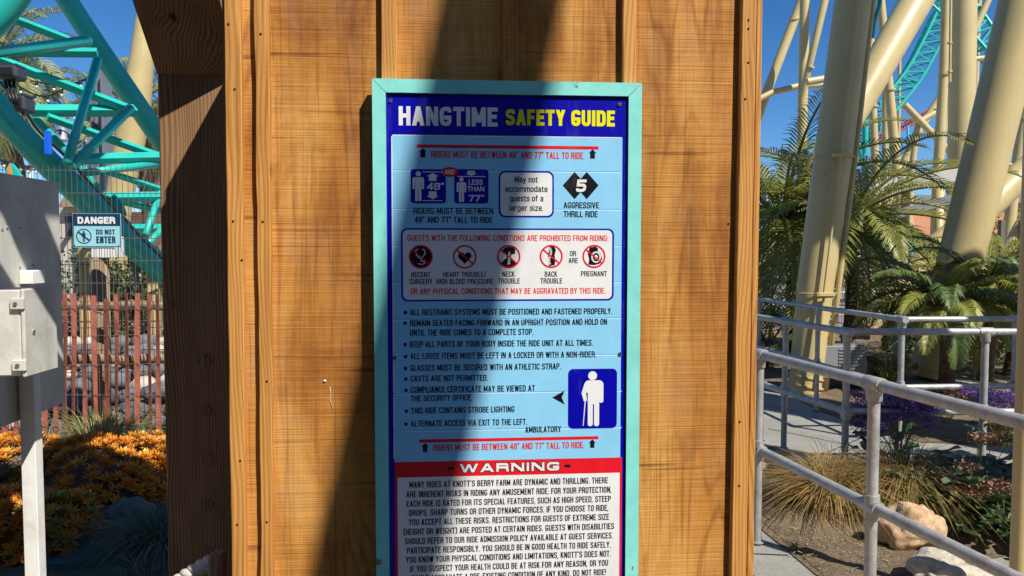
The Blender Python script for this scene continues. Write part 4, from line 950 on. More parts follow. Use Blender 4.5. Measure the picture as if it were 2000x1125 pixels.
# plates and lights on the track
q0, q1 = P(90, 304, 4.6), P(99, 256, 4.6)
tag(MB().bbox((q0.x - .004, 4.58, q0.z + .01), (q1.x - .002, 4.62, q1.z), .003).build('light_plate', M['bluelit'], None, org=q0), 'upright plate painted with its blue light glow on the lower turquoise tube', 'plate')
q = P(35, 206, 4.6); tag(MB().bbox((q.x - .01, 4.58, q.z - .06), (q.x + .03, 4.62, q.z + .06), .003).build('light_plate', M['teal'], None, org=q), 'small turquoise bracket under the upper floodlight on the tube', 'plate')
def flood(label, x0, y0, x1, y1, Y):
    a, b_ = P(x0, y1, Y), P(x1, y0, Y); t = thing('floodlight', label, 'floodlight', (a + b_) / 2, 'floodlights clamped on the turquoise tube')
    MB().bbox((a.x, Y - .12, a.z), (b_.x, Y + .05, b_.z), .02).build('housing', M['dgrey'], t)
    MB().bbox((a.x + .02, Y - .135, a.z + .02), (b_.x - .02, Y - .121, b_.z - .02), .004).build('lens', M['black'], t)
    for i in range(6):
        xx = a.x + (b_.x - a.x) * (i + .5) / 6; MB().box((xx - .004, Y - .1, b_.z), (xx + .004, Y + .05, b_.z + .018)).build('fin', M['dgrey'], t)
flood('dark floodlight on the turquoise tube at the left edge', 2, 134, 48, 158, 4.5)
flood('dark boxy floodlight clamped lower on the turquoise tube', 40, 192, 64, 222, 4.55)
cb = dense(pl([(-10, 148), (22, 185), (52, 222), (72, 252), (103, 282), (140, 318), (190, 372), (240, 424), (290, 478), (325, 512)], 4.6, 6.4))
tag(MB().tube(cb, [wpx(p, 2.6) for p in cb], 8).build('cable', M['cable'], None, smooth=True, org=cb[0]), 'black power cable running down the turquoise tube', 'cable')
for i in range(3):
    cc = dense([P(8 + i * 9, 150 + i * 3, 4.55), P(20 + i * 6, 190, 4.4), P(38 + i * 4, 214 + 5 * i, 4.5)])
    tag(MB().tube(cc, .012, 8).build('cable', M['cable'], None, smooth=True, org=cc[0]), ('first short black cable hanging from the floodlights', 'middle short black cable hanging between the floodlights', 'last short black cable nearest the lower floodlight')[i], 'cable', 'cables hanging from the floodlights')
# cream column and grey beam post behind
def column(label, pts, ws, name='coaster_column', group='cream coaster support columns', flange=(), ext=True, mat='cream', cat='column', n=24, base=None):
    """pts: (px,py,Y) down the middle of the column, ws: width in px at each"""
    q = [P(*p) for p in pts]; r_ = [wpx(a, w_) / 2 for a, w_ in zip(q, ws)]
    b = V((q[-1].x, q[-1].y, 0 if base is None else base)); t = thing(name, label, cat, b, group)
    MB().tube(q, r_, n).build('shaft', M[mat], t, smooth=False, auto=None) if False else MB().tube(q, r_, n).build('shaft', M[mat], t, auto=40, smooth=True)
    for (px, py, Y, dx, dy, wd) in flange:
        c = P(px, py, Y); e = P(px + dx, py + dy, Y); d = (e - c).normalized(); h = wpx(c, wd) / 2
        MB().tube([c - d * wpx(c, 1.6), c + d * wpx(c, 1.6)], h, n).build('flange', M[mat], t, auto=40, smooth=True)
    return t
column('cream coaster column at the left behind turquoise track with tapering top', [(300, -40, 9.2), (278, 110, 9), (262, 230, 9), (243, 330, 9), (228, 420, 9), (212, 640, 9)], [44, 44, 58, 52, 50, 50])
gp_ = thing('steel_post', 'grey steel beam post standing behind the turquoise track struts', 'post', (P(208, 300, 11).x, 11, 0))
a, b_ = P(208, 640, 11), P(208, 138, 11); hw = wpx(b_, 10)
MB().box((a.x - hw, 11, 0), (a.x + hw, 11.03, b_.z)).build('web', M['grey'], gp_)
for s_ in (-1, 1): MB().box((a.x + s_ * hw - .012, 10.85, 0), (a.x + s_ * hw + .012, 11.2, b_.z + .01)).build('flange', M['grey'], gp_)
cv = dense([P(165, 228, 11.1), P(182, 236, 11.1), P(196, 255, 11.1), P(203, 290, 11.1)]); MB().tube(cv, .06, 10).build('arm', M['grey'], gp_, smooth=True)
# bell lamp
bl = thing('bell_lamp', 'grey bell shaped street lamp seen between the turquoise struts', 'lamp', P(122, 300, 10))
c = P(122, 271, 10); k = wpx(c, 1)
prof = [(2, 30), (4, 26), (10, 22), (14, 10), (16, 0), (17.5, -3)]
vs = []; n = 20
for r_, z in prof: vs += [(c.x + r_ * k * math.cos(2 * math.pi * i / n), c.y + r_ * k * math.sin(2 * math.pi * i / n), c.z + z * k) for i in range(n)]
MB().add(vs, [(a * n + i, a * n + (i + 1) % n, (a + 1) * n + (i + 1) % n, (a + 1) * n + i) for a in range(len(prof) - 1) for i in range(n)]).build('shade', M['grey'], bl, smooth=True)
MB().rock((c.x, c.y, c.z - 1 * k), 11 * k, 11 * k, 6 * k, 1, 2, 0).build('globe', M['bulb'], bl, smooth=True)
MB().tube([(c.x, c.y, c.z + 28 * k), (c.x, c.y, c.z + 60 * k), P(205, 215, 10.9)], .05, 10).build('arm', M['grey'], bl)
# white masts and string lights
masts = []
for (x0, y0, x1, y1, wd, Y, lab) in ((33, 245, 36, 640, 13, 16, 'widest white steel mast left of the turquoise track'), (60, 290, 62, 640, 8, 17, 'slim white mast between the widest mast and turquoise tube'), (93, 325, 95, 640, 6, 18, 'thin white mast above the cabinet right corner')):
    column(lab, [(x0, y0, Y), (x1, y1, Y)], [wd, wd], 'white_mast', 'white ride masts at the left', mat='hwhite', cat='mast', n=14)
rl = thing('ride_canopy', 'pale curved ride canopy edge high behind the white masts', 'canopy', P(20, 245, 16))
m = MB()
for i in range(10):
    a = P(-40 + i * 9, 236 + i * 1.6, 16); m.box((a.x, 15, a.z - .1), (a.x + wpx(a, 8.4), 17, a.z + .04))
m.build('deck', M['hwhite'], rl)
m = MB()
for i in range(14): a = P(-30 + i * 6, 229 + (i % 3), 15.9); m.box((a.x, 15.8, a.z - .04), (a.x + .05, 15.86, a.z + .09))
m.build('railing', M['orange'], rl)
lat = thing('lattice_boom', 'orange and white lattice ride boom slanting behind the track struts', 'ride boom', P(150, 330, 14))
for dx in (0, 11):
    a, b_ = P(138 + dx, 215, 14), P(218 + dx, 372, 14); MB().tube([a, b_], wpx(a, 1.8), 8).build('chord', M['orange' if dx else 'hwhite'], lat)
for i in range(16):
    t = i / 15; a = P(138 + 80 * t, 215 + 157 * t, 14); b_ = P(149 + 80 * min(1, t + .05), 215 + 157 * min(1, t + .05), 14); MB().tube([a, b_], wpx(a, .9), 6).build('lacing', M['hwhite'], lat)
def lights(label, pts, Y, nb_):
    q = dense([P(x, y, Y) for x, y in pts], 8); t = thing('string_lights', label, 'string lights', q[0], 'festoon light strings')
    MB().tube(q, .012, 6).build('cable', M['cable'], t)
    for i in range(nb_):
        p = q[int((i + .5) / nb_ * (len(q) - 1))]; bb = MB(); bb.tube([p, p - V((0, 0, .05))], .022, 8); so_ = bb.build('socket', M['cable'], t)
        MB().rock(p - V((0, 0, .07)), .022, .022, .03, 1, 1, 0).build('bulb', M['bulb'], so_, smooth=True)
lights('lowest festoon light string sagging above the cabinet top', [(-10, 309), (30, 320), (70, 326), (120, 322)], 9, 8)
lights('festoon light string crossing in front of the fan palm fronds', [(60, 158), (120, 166), (160, 158), (190, 146)], 9.5, 6)
lights('festoon light string near the palm crown with white bulbs', [(0, 130), (40, 170), (84, 188), (120, 176), (175, 150)], 9.2, 6)
# surfboard tips over the cabinet
sbd = thing('surfboard', 'turquoise surfboard tip with orange stripe above the cabinet', 'surfboard', P(22, 380, 3.2))
pts = [(2, 372), (5, 350), (12, 330), (19, 318), (30, 330), (40, 348), (46, 372)]
MB().prism([(P(x, y, 3.2).x, P(x, y, 3.2).z) for x, y in pts][::-1], 3.2, 3.24).build('board', M['teal'], sbd)
MB().prism([(P(x, y, 3.2).x, P(x, y, 3.2).z) for x, y in [(18, 372), (15, 330), (19, 319), (23, 330), (28, 372)]][::-1], 3.196, 3.199).build('stripe', M['orange'], sbd)
# ------------------------------------------------------------------ palms
def frond_mesh(m, base, az, el, L, curl, ll, lw, nl=44, vshape=.5, droopl=.35, rw=.012, twist=0):
    """feather palm frond: arching midrib with leaflets on both sides"""
    pts = []; p = V(base); e = el
    for i in range(nl + 1):
        pts.append((p.copy(), e)); d = V((math.cos(az) * math.cos(e), math.sin(az) * math.cos(e), math.sin(e))); p = p + d * (L / nl); e -= curl / nl * (0.5 + 1.0 * i / nl)
    m.tube([q[0] for q in pts[::4]], [rw * (1 - .8 * i / (nl / 4)) for i in range(len(pts[::4]))], 5, cap=False)
    sd_ = V((-math.sin(az), math.cos(az), 0))
    for i in range(5, nl + 1):
        t = i / nl; q, e = pts[i]; d = V((math.cos(az) * math.cos(e), math.sin(az) * math.cos(e), math.sin(e))); up = sd_.cross(d) * -1
        prof_ = math.sin(math.pi * min(1, (t * .93 + .07)) ** .75) ** .6 * (1 - .25 * t)
        for s_ in (-1, 1):
            l = ll * prof_ * random.uniform(.85, 1.1); 
            if random.random() < .04: continue
            dd = (sd_ * s_ * .85 + d * (.45 + .5 * t) + up * vshape * random.uniform(.4, 1.1)).normalized()
            p1 = q + dd * l * .5; p2 = q + dd * l * .97 + V((0, 0, -droopl * l * random.uniform(.6, 1.3)))
            wv = d.cross(dd).cross(dd).normalized() * lw
            m.add([q - wv * .4, q + wv * .4, p1 + wv, p1 - wv, p2], [(0, 1, 2, 3), (3, 2, 4)])
def palm(label, base, top, r0, nf, L, ll, lw, mats, els=(-.5, 1.3), curl=1.3, nl=44, cat='palm tree', name='palm_tree', group=None, droopl=.35, azs=None, vshape=.5):
    t = thing(name, label, cat, base, group); b, tp = V(base), V(top); mid = b.lerp(tp, .5) + V((.04, 0, 0)) * (tp - b).length
    pts = dense([b, mid, tp], 14); rr_ = [r0 * (1.1 - .25 * i / len(pts)) * (1 + .09 * (i % 2)) for i in range(len(pts))]
    MB().tube(pts, rr_, 14).build('trunk', M['palmtrunk'], t)
    for i in range(nf):
        m = MB(); az = (azs[i % len(azs)] if azs else i * 2.39996) + random.uniform(-.15, .15); el = els[1] - (els[1] - els[0]) * ((i + .5) / nf) ** .9 + random.uniform(-.1, .1)
        frond_mesh(m, tp + V((math.cos(az), math.sin(az), 0)) * r0 * .6, az, el, L * random.uniform(.85, 1.1), curl * random.uniform(.8, 1.2), ll, lw, nl, droopl=droopl, rw=.012 * L, vshape=vshape)
        m.build('frond', mats[i % len(mats)], t)
    return t
random.seed(5)
def tall(label, px, py, Y, gx, L, seed, nf=34):
    random.seed(seed); tp = P(px, py, Y); palm(label, (tp.x + gx, Y, 0), tp, .16, nf, L, .50, .014, [M['frond_pale'], M['frond_pale'], M['frond']], (-.9, 1.25), 1.7, 50, group='tall feather palms behind the left track', droopl=.45)
tall('tall feather palm with pale fronds at the upper left corner', -10, 120, 13, .3, 2.0, 5)
tall('tall feather palm crossing behind the grey post and cream column', 262, 215, 15, .2, 1.9, 8, 30)
tall('distant palm low beside the timber post', 290, 245, 22, .1, 1.6, 9, 24)
# clutter behind the fence
bh = thing('kiosk', 'small tan kiosk with dark roof behind the mesh fence', 'kiosk', (P(150, 500, 12).x, 12, 0))
a, b_ = P(118, 470, 12), P(172, 400, 12)
MB().box((a.x, 12, 0), (b_.x, 13.2, b_.z)).build('wall', M['stuccopale'], bh)
MB().prism([(P(x, y, 11.8).x, P(x, y, 11.8).z) for x, y in [(112, 404), (178, 404), (165, 385), (140, 376), (124, 384)]], 11.8, 13.4).build('roof', M['old_timber'], bh)
MB().box((P(128, 450, 11.99).x, 11.985, P(128, 462, 11.99).z), (P(146, 450, 11.99).x, 11.995, P(128, 420, 11.99).z)).build('window', M['dgrey'], bh)
MB().box((P(150, 450, 11.99).x, 11.975, 0), (P(166, 450, 11.99).x, 11.99, P(128, 428, 11.99).z)).build('door', M['old_timber'], bh)
bw = thing('low_building', 'long pale low building far behind the left fences', 'building', (P(230, 480, 24).x, 24, 0))
a, b_ = P(60, 560, 24), P(420, 430, 24)
MB().box((a.x, 24, 0), (b_.x, 28, b_.z)).build('wall', M['stuccopale'], bw)
MB().box((a.x - .3, 23.7, b_.z + .002), (b_.x + .3, 28.3, b_.z + .25)).build('roof', M['salmon'], bw)
for i in range(14):
    xx = a.x + .6 + i * (b_.x - a.x - 1) / 14; MB().box((xx, 23.96, .9), (xx + .5, 23.99, 2.0)).build('window', M['dgrey'], bw)
wh = thing('utility_box', 'white utility cabinet standing on the stout wooden post', 'utility box', P(202, 505, FY + .35))
a, b_ = P(180, 505, FY + .3), P(226, 482, FY + .3); MB().bbox((a.x, FY + .28, a.z + .003), (b_.x, FY + .46, b_.z + .08), .006).build('box', M['hwhite'], wh)
def bush(label, c, r_, h, n, mat, leaf=.05, cat='bush', name='bush', group=None, kindpart='foliage', seed=3):
    random.seed(seed); t = thing(name, label, cat, c, group); m = MB(); c = V(c)
    for i in range(n):
        q = random.uniform(0, 6.283); cz = random.random(); rr_ = math.sqrt(random.uniform(.25, 1)) ; k = 1 + .35 * noise.noise(V((math.cos(q) * 1.7, math.sin(q) * 1.7, cz * 2.5 + seed)))
        p = c + V((math.cos(q) * rr_ * r_ * k * math.sqrt(1 - cz * cz * .9), math.sin(q) * rr_ * r_ * k, cz * h * k * (.4 + .6 * rr_)))
        a = V((random.gauss(0, 1), random.gauss(0, 1), random.gauss(0, .6))).normalized(); b = a.cross(V((random.gauss(0, 1), random.gauss(0, 1), random.gauss(0, 1)))).normalized(); l = leaf * random.uniform(.6, 1.2)
        m.add([p - b * l * .3, p + a * l * .6, p + b * l * .3 + a * .1 * l, p - a * l * .6], [(0, 1, 2, 3)])
    m.build(kindpart, mat, t, kind='stuff')
    sm = MB()
    for i in range(7): q = i * .9; sm.tube([c, c + V((math.cos(q) * r_ * .5, math.sin(q) * r_ * .5, h * .7))], .012, 5)
    sm.build('stem', M['palmtrunk'], t); return t
bush('dark green bush behind mesh fence right of the wooden post', (P(243, 600, 7.2).x, 7.2, .55), .45, 1.0, 2600, M['frond_dark'], .05, seed=4)
bush('yellow flowering low shrub far behind the fence', (P(285, 560, 9.5).x, 9.5, .3), .8, .8, 1800, M['grassy'], .06, seed=6)
bush('tall grey green bamboo clump behind fence by the cabinet', (P(136, 600, 7.6).x, 7.6, .2), .55, 1.4, 2600, M['leaf_blue'], .06, seed=9)
# ================================================================== RIGHT OF THE PILLAR
def rail(label, name_pts_top, posts, r_=.024, low=None, group='galvanised queue handrails'):
    """top: list of points at 1.01 m; posts: list of (x,y) ground points"""
    t = thing('handrail', label, 'handrail', (posts[0][0], posts[0][1], 0), group)
    top = [V(p) for p in name_pts_top]
    for a, b_ in zip(top, top[1:]): MB().tube([a, b_], r_, 20).build('top_rail', M['steel'], t, smooth=True, auto=40)
    for a, b_ in zip(top, top[1:]): MB().tube([V((a.x, a.y, low)), V((b_.x, b_.y, low))], r_ * .98, 20).build('lower_rail', M['steel'], t, smooth=True, auto=40)
    for p in posts:
        p = V((p[0], p[1], 0)); MB().tube([p, p + V((0, 0, 1.01 - r_ * .6))], r_ * .97, 20).build('post', M['steel'], t, smooth=True, auto=40)
        i = min(range(len(top) - 1), key=lambda k: (top[k].lerp(top[k + 1], .5) - p).length); d = (top[i + 1] - top[i]).normalized()
        c = MB(); q = p + V((0, 0, 1.01)); k = r_ * 1.27
        c.tube([q - d * .05, q - d * .047, q + d * .047, q + d * .05], [k * .94, k, k, k * .94], 20); c.tube([q - V((0, 0, .07)), q - V((0, 0, .067)), q - V((0, 0, .01))], [k * .96, k * 1.02, k * 1.02], 20)
        c.build('clamp', M['steel'], t, smooth=True, auto=40); c = MB()
        q = p + V((0, 0, low)); c.tube([q - V((0, 0, .05)), q + V((0, 0, .05))], k, 20); c.tube([q - d * .045, q + d * .045], k, 20)
        c.build('clamp', M['steel'], t, smooth=True, auto=40)
        MB().tube([p + V((0, 0, -.002)), p + V((0, 0, .004))], r_ * 1.5, 18).build('base_grout', M['concrete'], t)
    return t
H1 = 1.01
A = PZ(1484, 692, H1); B = PZ(1708, 750, H1)
dirn = (B - A).normalized(); C_ = A + dirn * 2.6
rail('nearest galvanised handrail slanting down across the right garden bed', [A, C_], [(A.x, A.y), (B.x, B.y), (A.x + dirn.x * 2.45, A.y + dirn.y * 2.45)], low=.50, r_=.0245)
a0, a1, a2, a3 = PZ(1300, 589, H1), PZ(1655, 648, H1), PZ(1925, 648, H1), PZ(2100, 648, H1)
pb = PZ(1535, 627, H1)
rail('middle galvanised handrail turning at the corner post in the planting', [a0, a1], [(pb.x, pb.y), (a1.x, a1.y)], low=.46)
rail('middle crosswise handrail with bright sun glints running right', [a1 + V((.03, 0, 0)), a3], [(a2.x, a2.y)], low=.46)
b0, b1, b2, b3 = PZ(1330, 563, H1), PZ(1762, 624, H1), PZ(1985, 622, H1), PZ(2120, 622, H1)
p1, p2 = PZ(1484, 583, H1), PZ(1598, 601, H1)
rail('farther galvanised handrail behind middle one beside the leaning column', [b0, b1], [(p1.x, p1.y), (p2.x, p2.y), (b1.x, b1.y)], low=.46)
rail('farthest crosswise handrail in front of the low palms', [b1 + V((.03, 0, 0)), b3], [(b2.x, b2.y)], low=.46)
for lab, ya, yb, Y in (('distant queue rail left behind the leaning column', 545, 560, 13.5), ('second distant queue rail under the salmon building', 535, 552, 16.5)):
    q0, q1 = P(1400, ya, Y), P(2050, ya - 8, Y + 1); q0.z = q1.z = 1.01
    rail(lab, [q0, q1], [(q0.lerp(q1, k / 8).x, q0.lerp(q1, k / 8).y) for k in range(1, 8)], low=.5, r_=.035)
# cream pole at the right edge
q = P(1996, 600, 1.1); q2 = P(1990, 1100, 1.1)
t = thing('cream_pole', 'upright cream painted pole at the right edge behind nearest handrail', 'pole', (q.x + .02, 1.1, 0))
MB().tube([(q.x + .026, 1.1, 0), (q.x + .026, 1.1, 3.4)], .036, 24).build('shaft', M['cream'], t, smooth=True, auto=40)
MB().tube([(q.x + .026, 1.1, 0), (q.x + .026, 1.1, .02)], .07, 24).build('base_plate', M['cream'], t)
# ------------------------------------------------------------------ coaster columns
gb = PZ(1571, 768); YB = gb.y
c1 = column('thick leaning cream column with conduits nearest the pillar', [(1698, -260, YB), (1666, 0, YB), (1628, 300, YB), (1592, 560, YB), (1571, 765, YB)], [66, 68, 71, 68, 60], flange=((1575, 735, YB, 3, -14, 66), (1573, 752, YB, 3, -14, 67)))
def side_pipe(t, pts, wd, Y, name='conduit', mat='cream'):
    q = [P(x, y, Y) for x, y in pts]; MB().tube(q, wpx(q[0], wd) / 2, 12).build(name, M[mat], t, smooth=True)
side_pipe(c1, [(1706, 0 - 200), (1678, 0), (1643, 300), (1611, 560), (1588, 765)], 5, YB - .25)
side_pipe(c1, [(1729, -200), (1705, 0), (1671, 300), (1638, 560), (1612, 765)], 11, YB - .05, 'drain_pipe')
for yy in (303, 575):
    xx = 1650 if yy == 303 else 1614
    a, b_ = P(xx - 30, yy, YB - .27), P(xx + 14, yy + 8, YB - .27)
    MB().bbox((a.x + .04, YB - .31, a.z - .02), (b_.x, YB - .25, a.z + .02), .004).build('strap_bracket', M['cream'], c1)
    ctr = P(xx - 22, yy, YB); ring = [V((ctr.x + (.212) * math.cos(k * .2618), YB + (.212) * math.sin(k * .2618), a.z)) for k in range(25)]; MB().tube(ring, .008, 6, cap=False).build('strap', M['cream'], c1)
g2 = PZ(1808, 748); Y2 = g2.y
c2 = column('thick cream column leaning right with round port in its base', [(2130, -330, Y2), (1999, 0, Y2), (1951, 200, Y2), (1893, 440, Y2), (1834, 660, Y2), (1809, 738, Y2)], [86, 86, 84, 82, 72, 68], flange=((1808, 735, Y2, 3, -12, 76), (1811, 722, Y2, 3, -12, 76)))
q = P(1788, 716, Y2 - .22); MB().tube([q, q + V((0, .08, 0))], .055, 20).build('port_ring', M['cream'], c2); MB().tube([q + V((0, -.004, 0)), q + V((0, .0, 0))], .042, 18).build('port', M['ink'], c2)
MB().bbox((g2.x - .55, Y2 - .45, -.01), (g2.x + .6, Y2 + .5, .05), .01).build('footing', M['concrete'], c2)
cols = [
 ('broad upright cream column standing behind the thick right leaning column', [(1886, -120, 17), (1882, 0, 17), (1877, 300, 17), (1872, 500, 17), (1868, 610, 17)], [47, 47, 47, 47, 47], ((1878, 262, 17, 0, 8, 48.6),)),
 ('wide cream diagonal brace crossing behind the nearest leaning column', [(1862, -130, 12.5), (1791, 0, 12), (1690, 175, 11.6), (1600, 330, 11.3), (1500, 505, 11), (1445, 600, 11)], [64, 62, 60, 56, 52, 50], ((1735, 97, 11.8, -9, 16, 63),)),
 ('upright cream column left above the palm fronds', [(1573, -60, 20), (1572, 0, 20), (1567, 250, 20), (1562, 590, 20)], [19, 19, 18, 18], ()),
 ('cream column leaning left with collar flange near pillar', [(1580, -60, 21), (1566, 0, 21), (1490, 200, 21), (1440, 340, 21)], [18, 18, 18, 18], ((1551, 39, 21, 4, 10, 23),)),
 ('slim cream brace meeting the upright column from the right', [(1627, -60, 19.5), (1611, 0, 19.5), (1581, 128, 19.5), (1566, 190, 19.8)], [15, 15, 13, 12], ((1583, 132, 19.5, -3, 10, 15),)),
 ('curved horizontal cream pipe above the fronds', [(1478, 196, 20.5), (1510, 180, 20.5), (1560, 168, 20.5), (1625, 165, 20.5)], [12, 12, 12, 12], ()),
 ('short thick horizontal cream pipe at the nearest column', [(1576, 160, 18.5), (1625, 152, 18.5)], [14, 15], ()),
 ('striped cream column with looping shadows right of nearest column', [(1710, -80, 15.5), (1720, 0, 15.5), (1737, 180, 15.5), (1751, 330, 15.5), (1772, 560, 15.5)], [14, 15, 17, 19, 21], ((1738, 176, 15.5, 1, 10, 22),)),
 ('narrow upright cream column between nearest column and striped one', [(1697, 0, 16.5), (1704, 190, 16.5), (1710, 330, 16.5), (1718, 560, 16.5)], [13, 14, 15, 15], ((1706, 208, 16.5, 0, 10, 19),)),
 ('thin shaded cream column just behind the striped one', [(1729, 170, 19), (1729, 330, 19), (1730, 580, 19)], [12, 12, 12], ()),
 ('long cream diagonal crossing behind upright columns to the x joint', [(1950, -40, 23), (1930, 0, 23), (1862, 150, 23), (1790, 262, 23), (1752, 352, 23), (1700, 470, 23)], [12, 13, 14, 15, 16, 16], ()),
 ('upper short cream diagonal down from turquoise track joint', [(1766, 204, 22), (1797, 236, 22), (1842, 283, 22), (1870, 312, 22)], [13, 13, 12, 12], ((1820, 259, 22, 7, 6, 17),)),
 ('vertical cream leg under the x joint', [(1794, 238, 22.2), (1789, 262, 22.2), (1781, 330, 22.2), (1768, 560, 22.2)], [11, 11, 12, 12], ((1790, 261, 22.2, -1, 8, 15),)),
 ('cream pipe from the x joint rising to the right', [(1795, 238, 22.1), (1830, 218, 22.1), (1872, 192, 22.1)], [12, 12, 12], ((1829, 219, 22.1, 8, -4, 16),)),
 ('tall cream column with flange between x joint and broad column', [(1848, -60, 18.5), (1848, 0, 18.5), (1843, 150, 18.5), (1832, 330, 18.5), (1822, 590, 18.5)], [16, 16, 18, 19, 19], ((1844, 146, 18.5, 0, 10, 24),)),
 ('thin cream conduit column hugging the broad upright column', [(1857, -40, 16.2), (1857, 0, 16.2), (1855, 160, 16.2)], [5, 5, 5], ((1855, 84, 16.2, 0, 5, 9), (1855, 140, 16.2, 0, 5, 9))),
 ('slanted cream strut between tall column and broad column', [(1857, 150, 20), (1842, 290, 20), (1832, 350, 20)], [7, 9, 10], ()),
 ('slender cream upright behind the far turquoise truss', [(1914, -40, 26), (1910, 60, 26), (1906, 180, 26)], [9, 9, 9], ()),
 ('horizontal cream pipe joining broad column to leaning column', [(1895, 116, 18), (1945, 111, 18)], [10, 10], ()),
 ('stubby cream pipe with dark end below horizontal pipe', [(1898, 192, 18.5), (1925, 182, 18.5)], [13, 13], ((1900, 191, 18.5, 8, -3, 16),)),
 ('cream diagonal brace rising right from the leaning column foot', [(1690, 640, 10.8), (1762, 560, 10.8), (1832, 478, 10.8), (1915, 418, 10.9), (1972, 362, 11), (2050, 296, 11.1)], [42, 44, 46, 52, 54, 54], ()),
 ('cream column at the right edge with flange', [(2010, 150, 15), (2000, 230, 15), (1978, 380, 15), (1958, 560, 15)], [20, 20, 21, 21], ((1999, 232, 15, -1, 8, 26),)),
 ('thin cream pipe poking out right of the leaning column', [(1950, 308, 14), (1978, 326, 14)], [9, 9], ()),
 ('very slim far cream upright beside the red track left end', [(1762, -40, 30), (1757, 120, 30), (1752, 560, 30)], [6, 6, 6], ()),
 ('very slim far cream diagonal crossing under the turquoise curve', [(1700, 60, 30), (1760, 330, 30), (1790, 480, 30)], [7, 7, 7], ()),
 ('far pale cream cross pipe low between the uprights', [(1690, 372, 28), (1760, 352, 28), (1850, 330, 28)], [8, 8, 8], ()),
 ('slim far cream leg leaning left at the right of the broad column', [(1950, 120, 27), (1925, 200, 27), (1895, 300, 27)], [8, 8, 8], ()),
 ('leaning cream column low at the far right edge', [(2060, 380, 13), (1998, 440, 13), (1955, 520, 13)], [30, 30, 30], ()),
]
for lab, pts, ws, fl in cols: column(lab, pts, ws, flange=fl, n=20)
# ------------------------------------------------------------------ far turquoise tracks
def truss(label, line, Y0, Y1, hw, n, r_, mat, name='coaster_track', depth=1.2, cat='coaster track'):
    c = dense(pl(line, Y0, Y1), 6); m_ = len(c); t = thing(name, label, cat, (c[0].x, c[0].y, 0))
    L, R, Dn = [], [], []
    for i, p in enumerate(c):
        d = (c[min(i + 1, m_ - 1)] - c[max(i - 1, 0)]).normalized(); s_ = V((d.z, 0, -d.x)).normalized(); w_ = wpx(p, hw)
        L.append(p - s_ * w_); R.append(p + s_ * w_); Dn.append(p + s_ * w_ * .3 + V((0, depth * w_ * 2, 0)))
    for q, k in ((L, 1.3), (R, 1.3), (Dn, 1.0)): MB().tube(q, wpx(c[0], r_) * k, 8).build('chord', M[mat], t, smooth=True)
    for i in range(n):
        a, b_ = int(i * (m_ - 1) / n), int((i + 1) * (m_ - 1) / n); k = MB(); rr_ = wpx(c[0], r_ * .55)
        for p, q in ((L[a], R[a]), (L[a], R[b_]), (L[a], Dn[b_]), (R[a], Dn[b_]), (Dn[b_], L[b_]), (Dn[b_], R[b_])): k.tube([p, q], rr_, 6)
        k.build('lacing', M[mat], t)
    return t
truss('far turquoise truss track curving down behind the cream columns', [(1885, -90), (1862, 0), (1845, 30), (1815, 92), (1782, 150), (1735, 208), (1690, 258), (1660, 285), (1600, 320)], 26, 26, 17, 26, 2.6, 'teal')
truss('far turquoise truss track falling right behind the broad column', [(1800, -90), (1845, -25), (1892, 22), (1925, 66), (1955, 100), (1990, 145)], 24, 22, 21, 12, 3.0, 'teal')
truss('turquoise truss piece at the far right edge', [(2030, 200), (1998, 270), (1978, 320), (1962, 345)], 24, 24, 9, 8, 2.0, 'palebl')
truss('thin red coaster track rising right far behind columns', [(1640, 305), (1712, 272), (1760, 248), (1830, 212), (1910, 172), (1990, 120), (2060, 60)], 45, 45, 6, 34, 1.5, 'red_track', depth=.6)
for lab, pts, Y in (('turquoise bent pipe seen right of nearest column low', [(1676, 280), (1684, 310), (1694, 345)], 16), ('turquoise vertical pipe behind nearest column', [(1690, 235), (1690, 300)], 17)):
    column(lab, [(x, y, Y) for x, y in pts], [11] * len(pts), 'turquoise_pipe', 'turquoise pipes behind nearest column', mat='teal', cat='pipe', n=12)
column('pale blue far pole under red track', [(1773, 245, 40), (1774, 330, 40), (1775, 560, 40)], [5, 5, 5], 'blue_pole', None, mat='palebl', cat='pole', n=10)
cc = dense([P(1712, -60, 6.0), P(1719, 0, 6.0), P(1708, 40, 6.05), P(1703, 75, 6.1)]); tag(MB().tube(cc, [wpx(p, 4) for p in cc], 10).build('turquoise_pipe', M['teal'], None, smooth=True, org=cc[0]), 'slender turquoise strip hanging at the top beside nearest leaning column', 'pipe')
# turquoise machinery low behind the palms
tm = thing('ride_machinery', 'turquoise bolted ride machinery low between the columns', 'machinery', PZ(1715, 580))
for (x0, y0, x1, y1, wd) in ((1702, 452, 1725, 485, 14), (1722, 478, 1730, 512, 12), (1705, 458, 1740, 450, 9), (1728, 484, 1752, 470, 10), (1772, 478, 1795, 486, 12), (1775, 470, 1780, 500, 9)):
    a, b_ = P(x0, y0, 12), P(x1, y1, 12); MB().tube([a, b_], wpx(a, wd) / 2, 12).build('pipe', M['teal'], tm, smooth=True, auto=40)
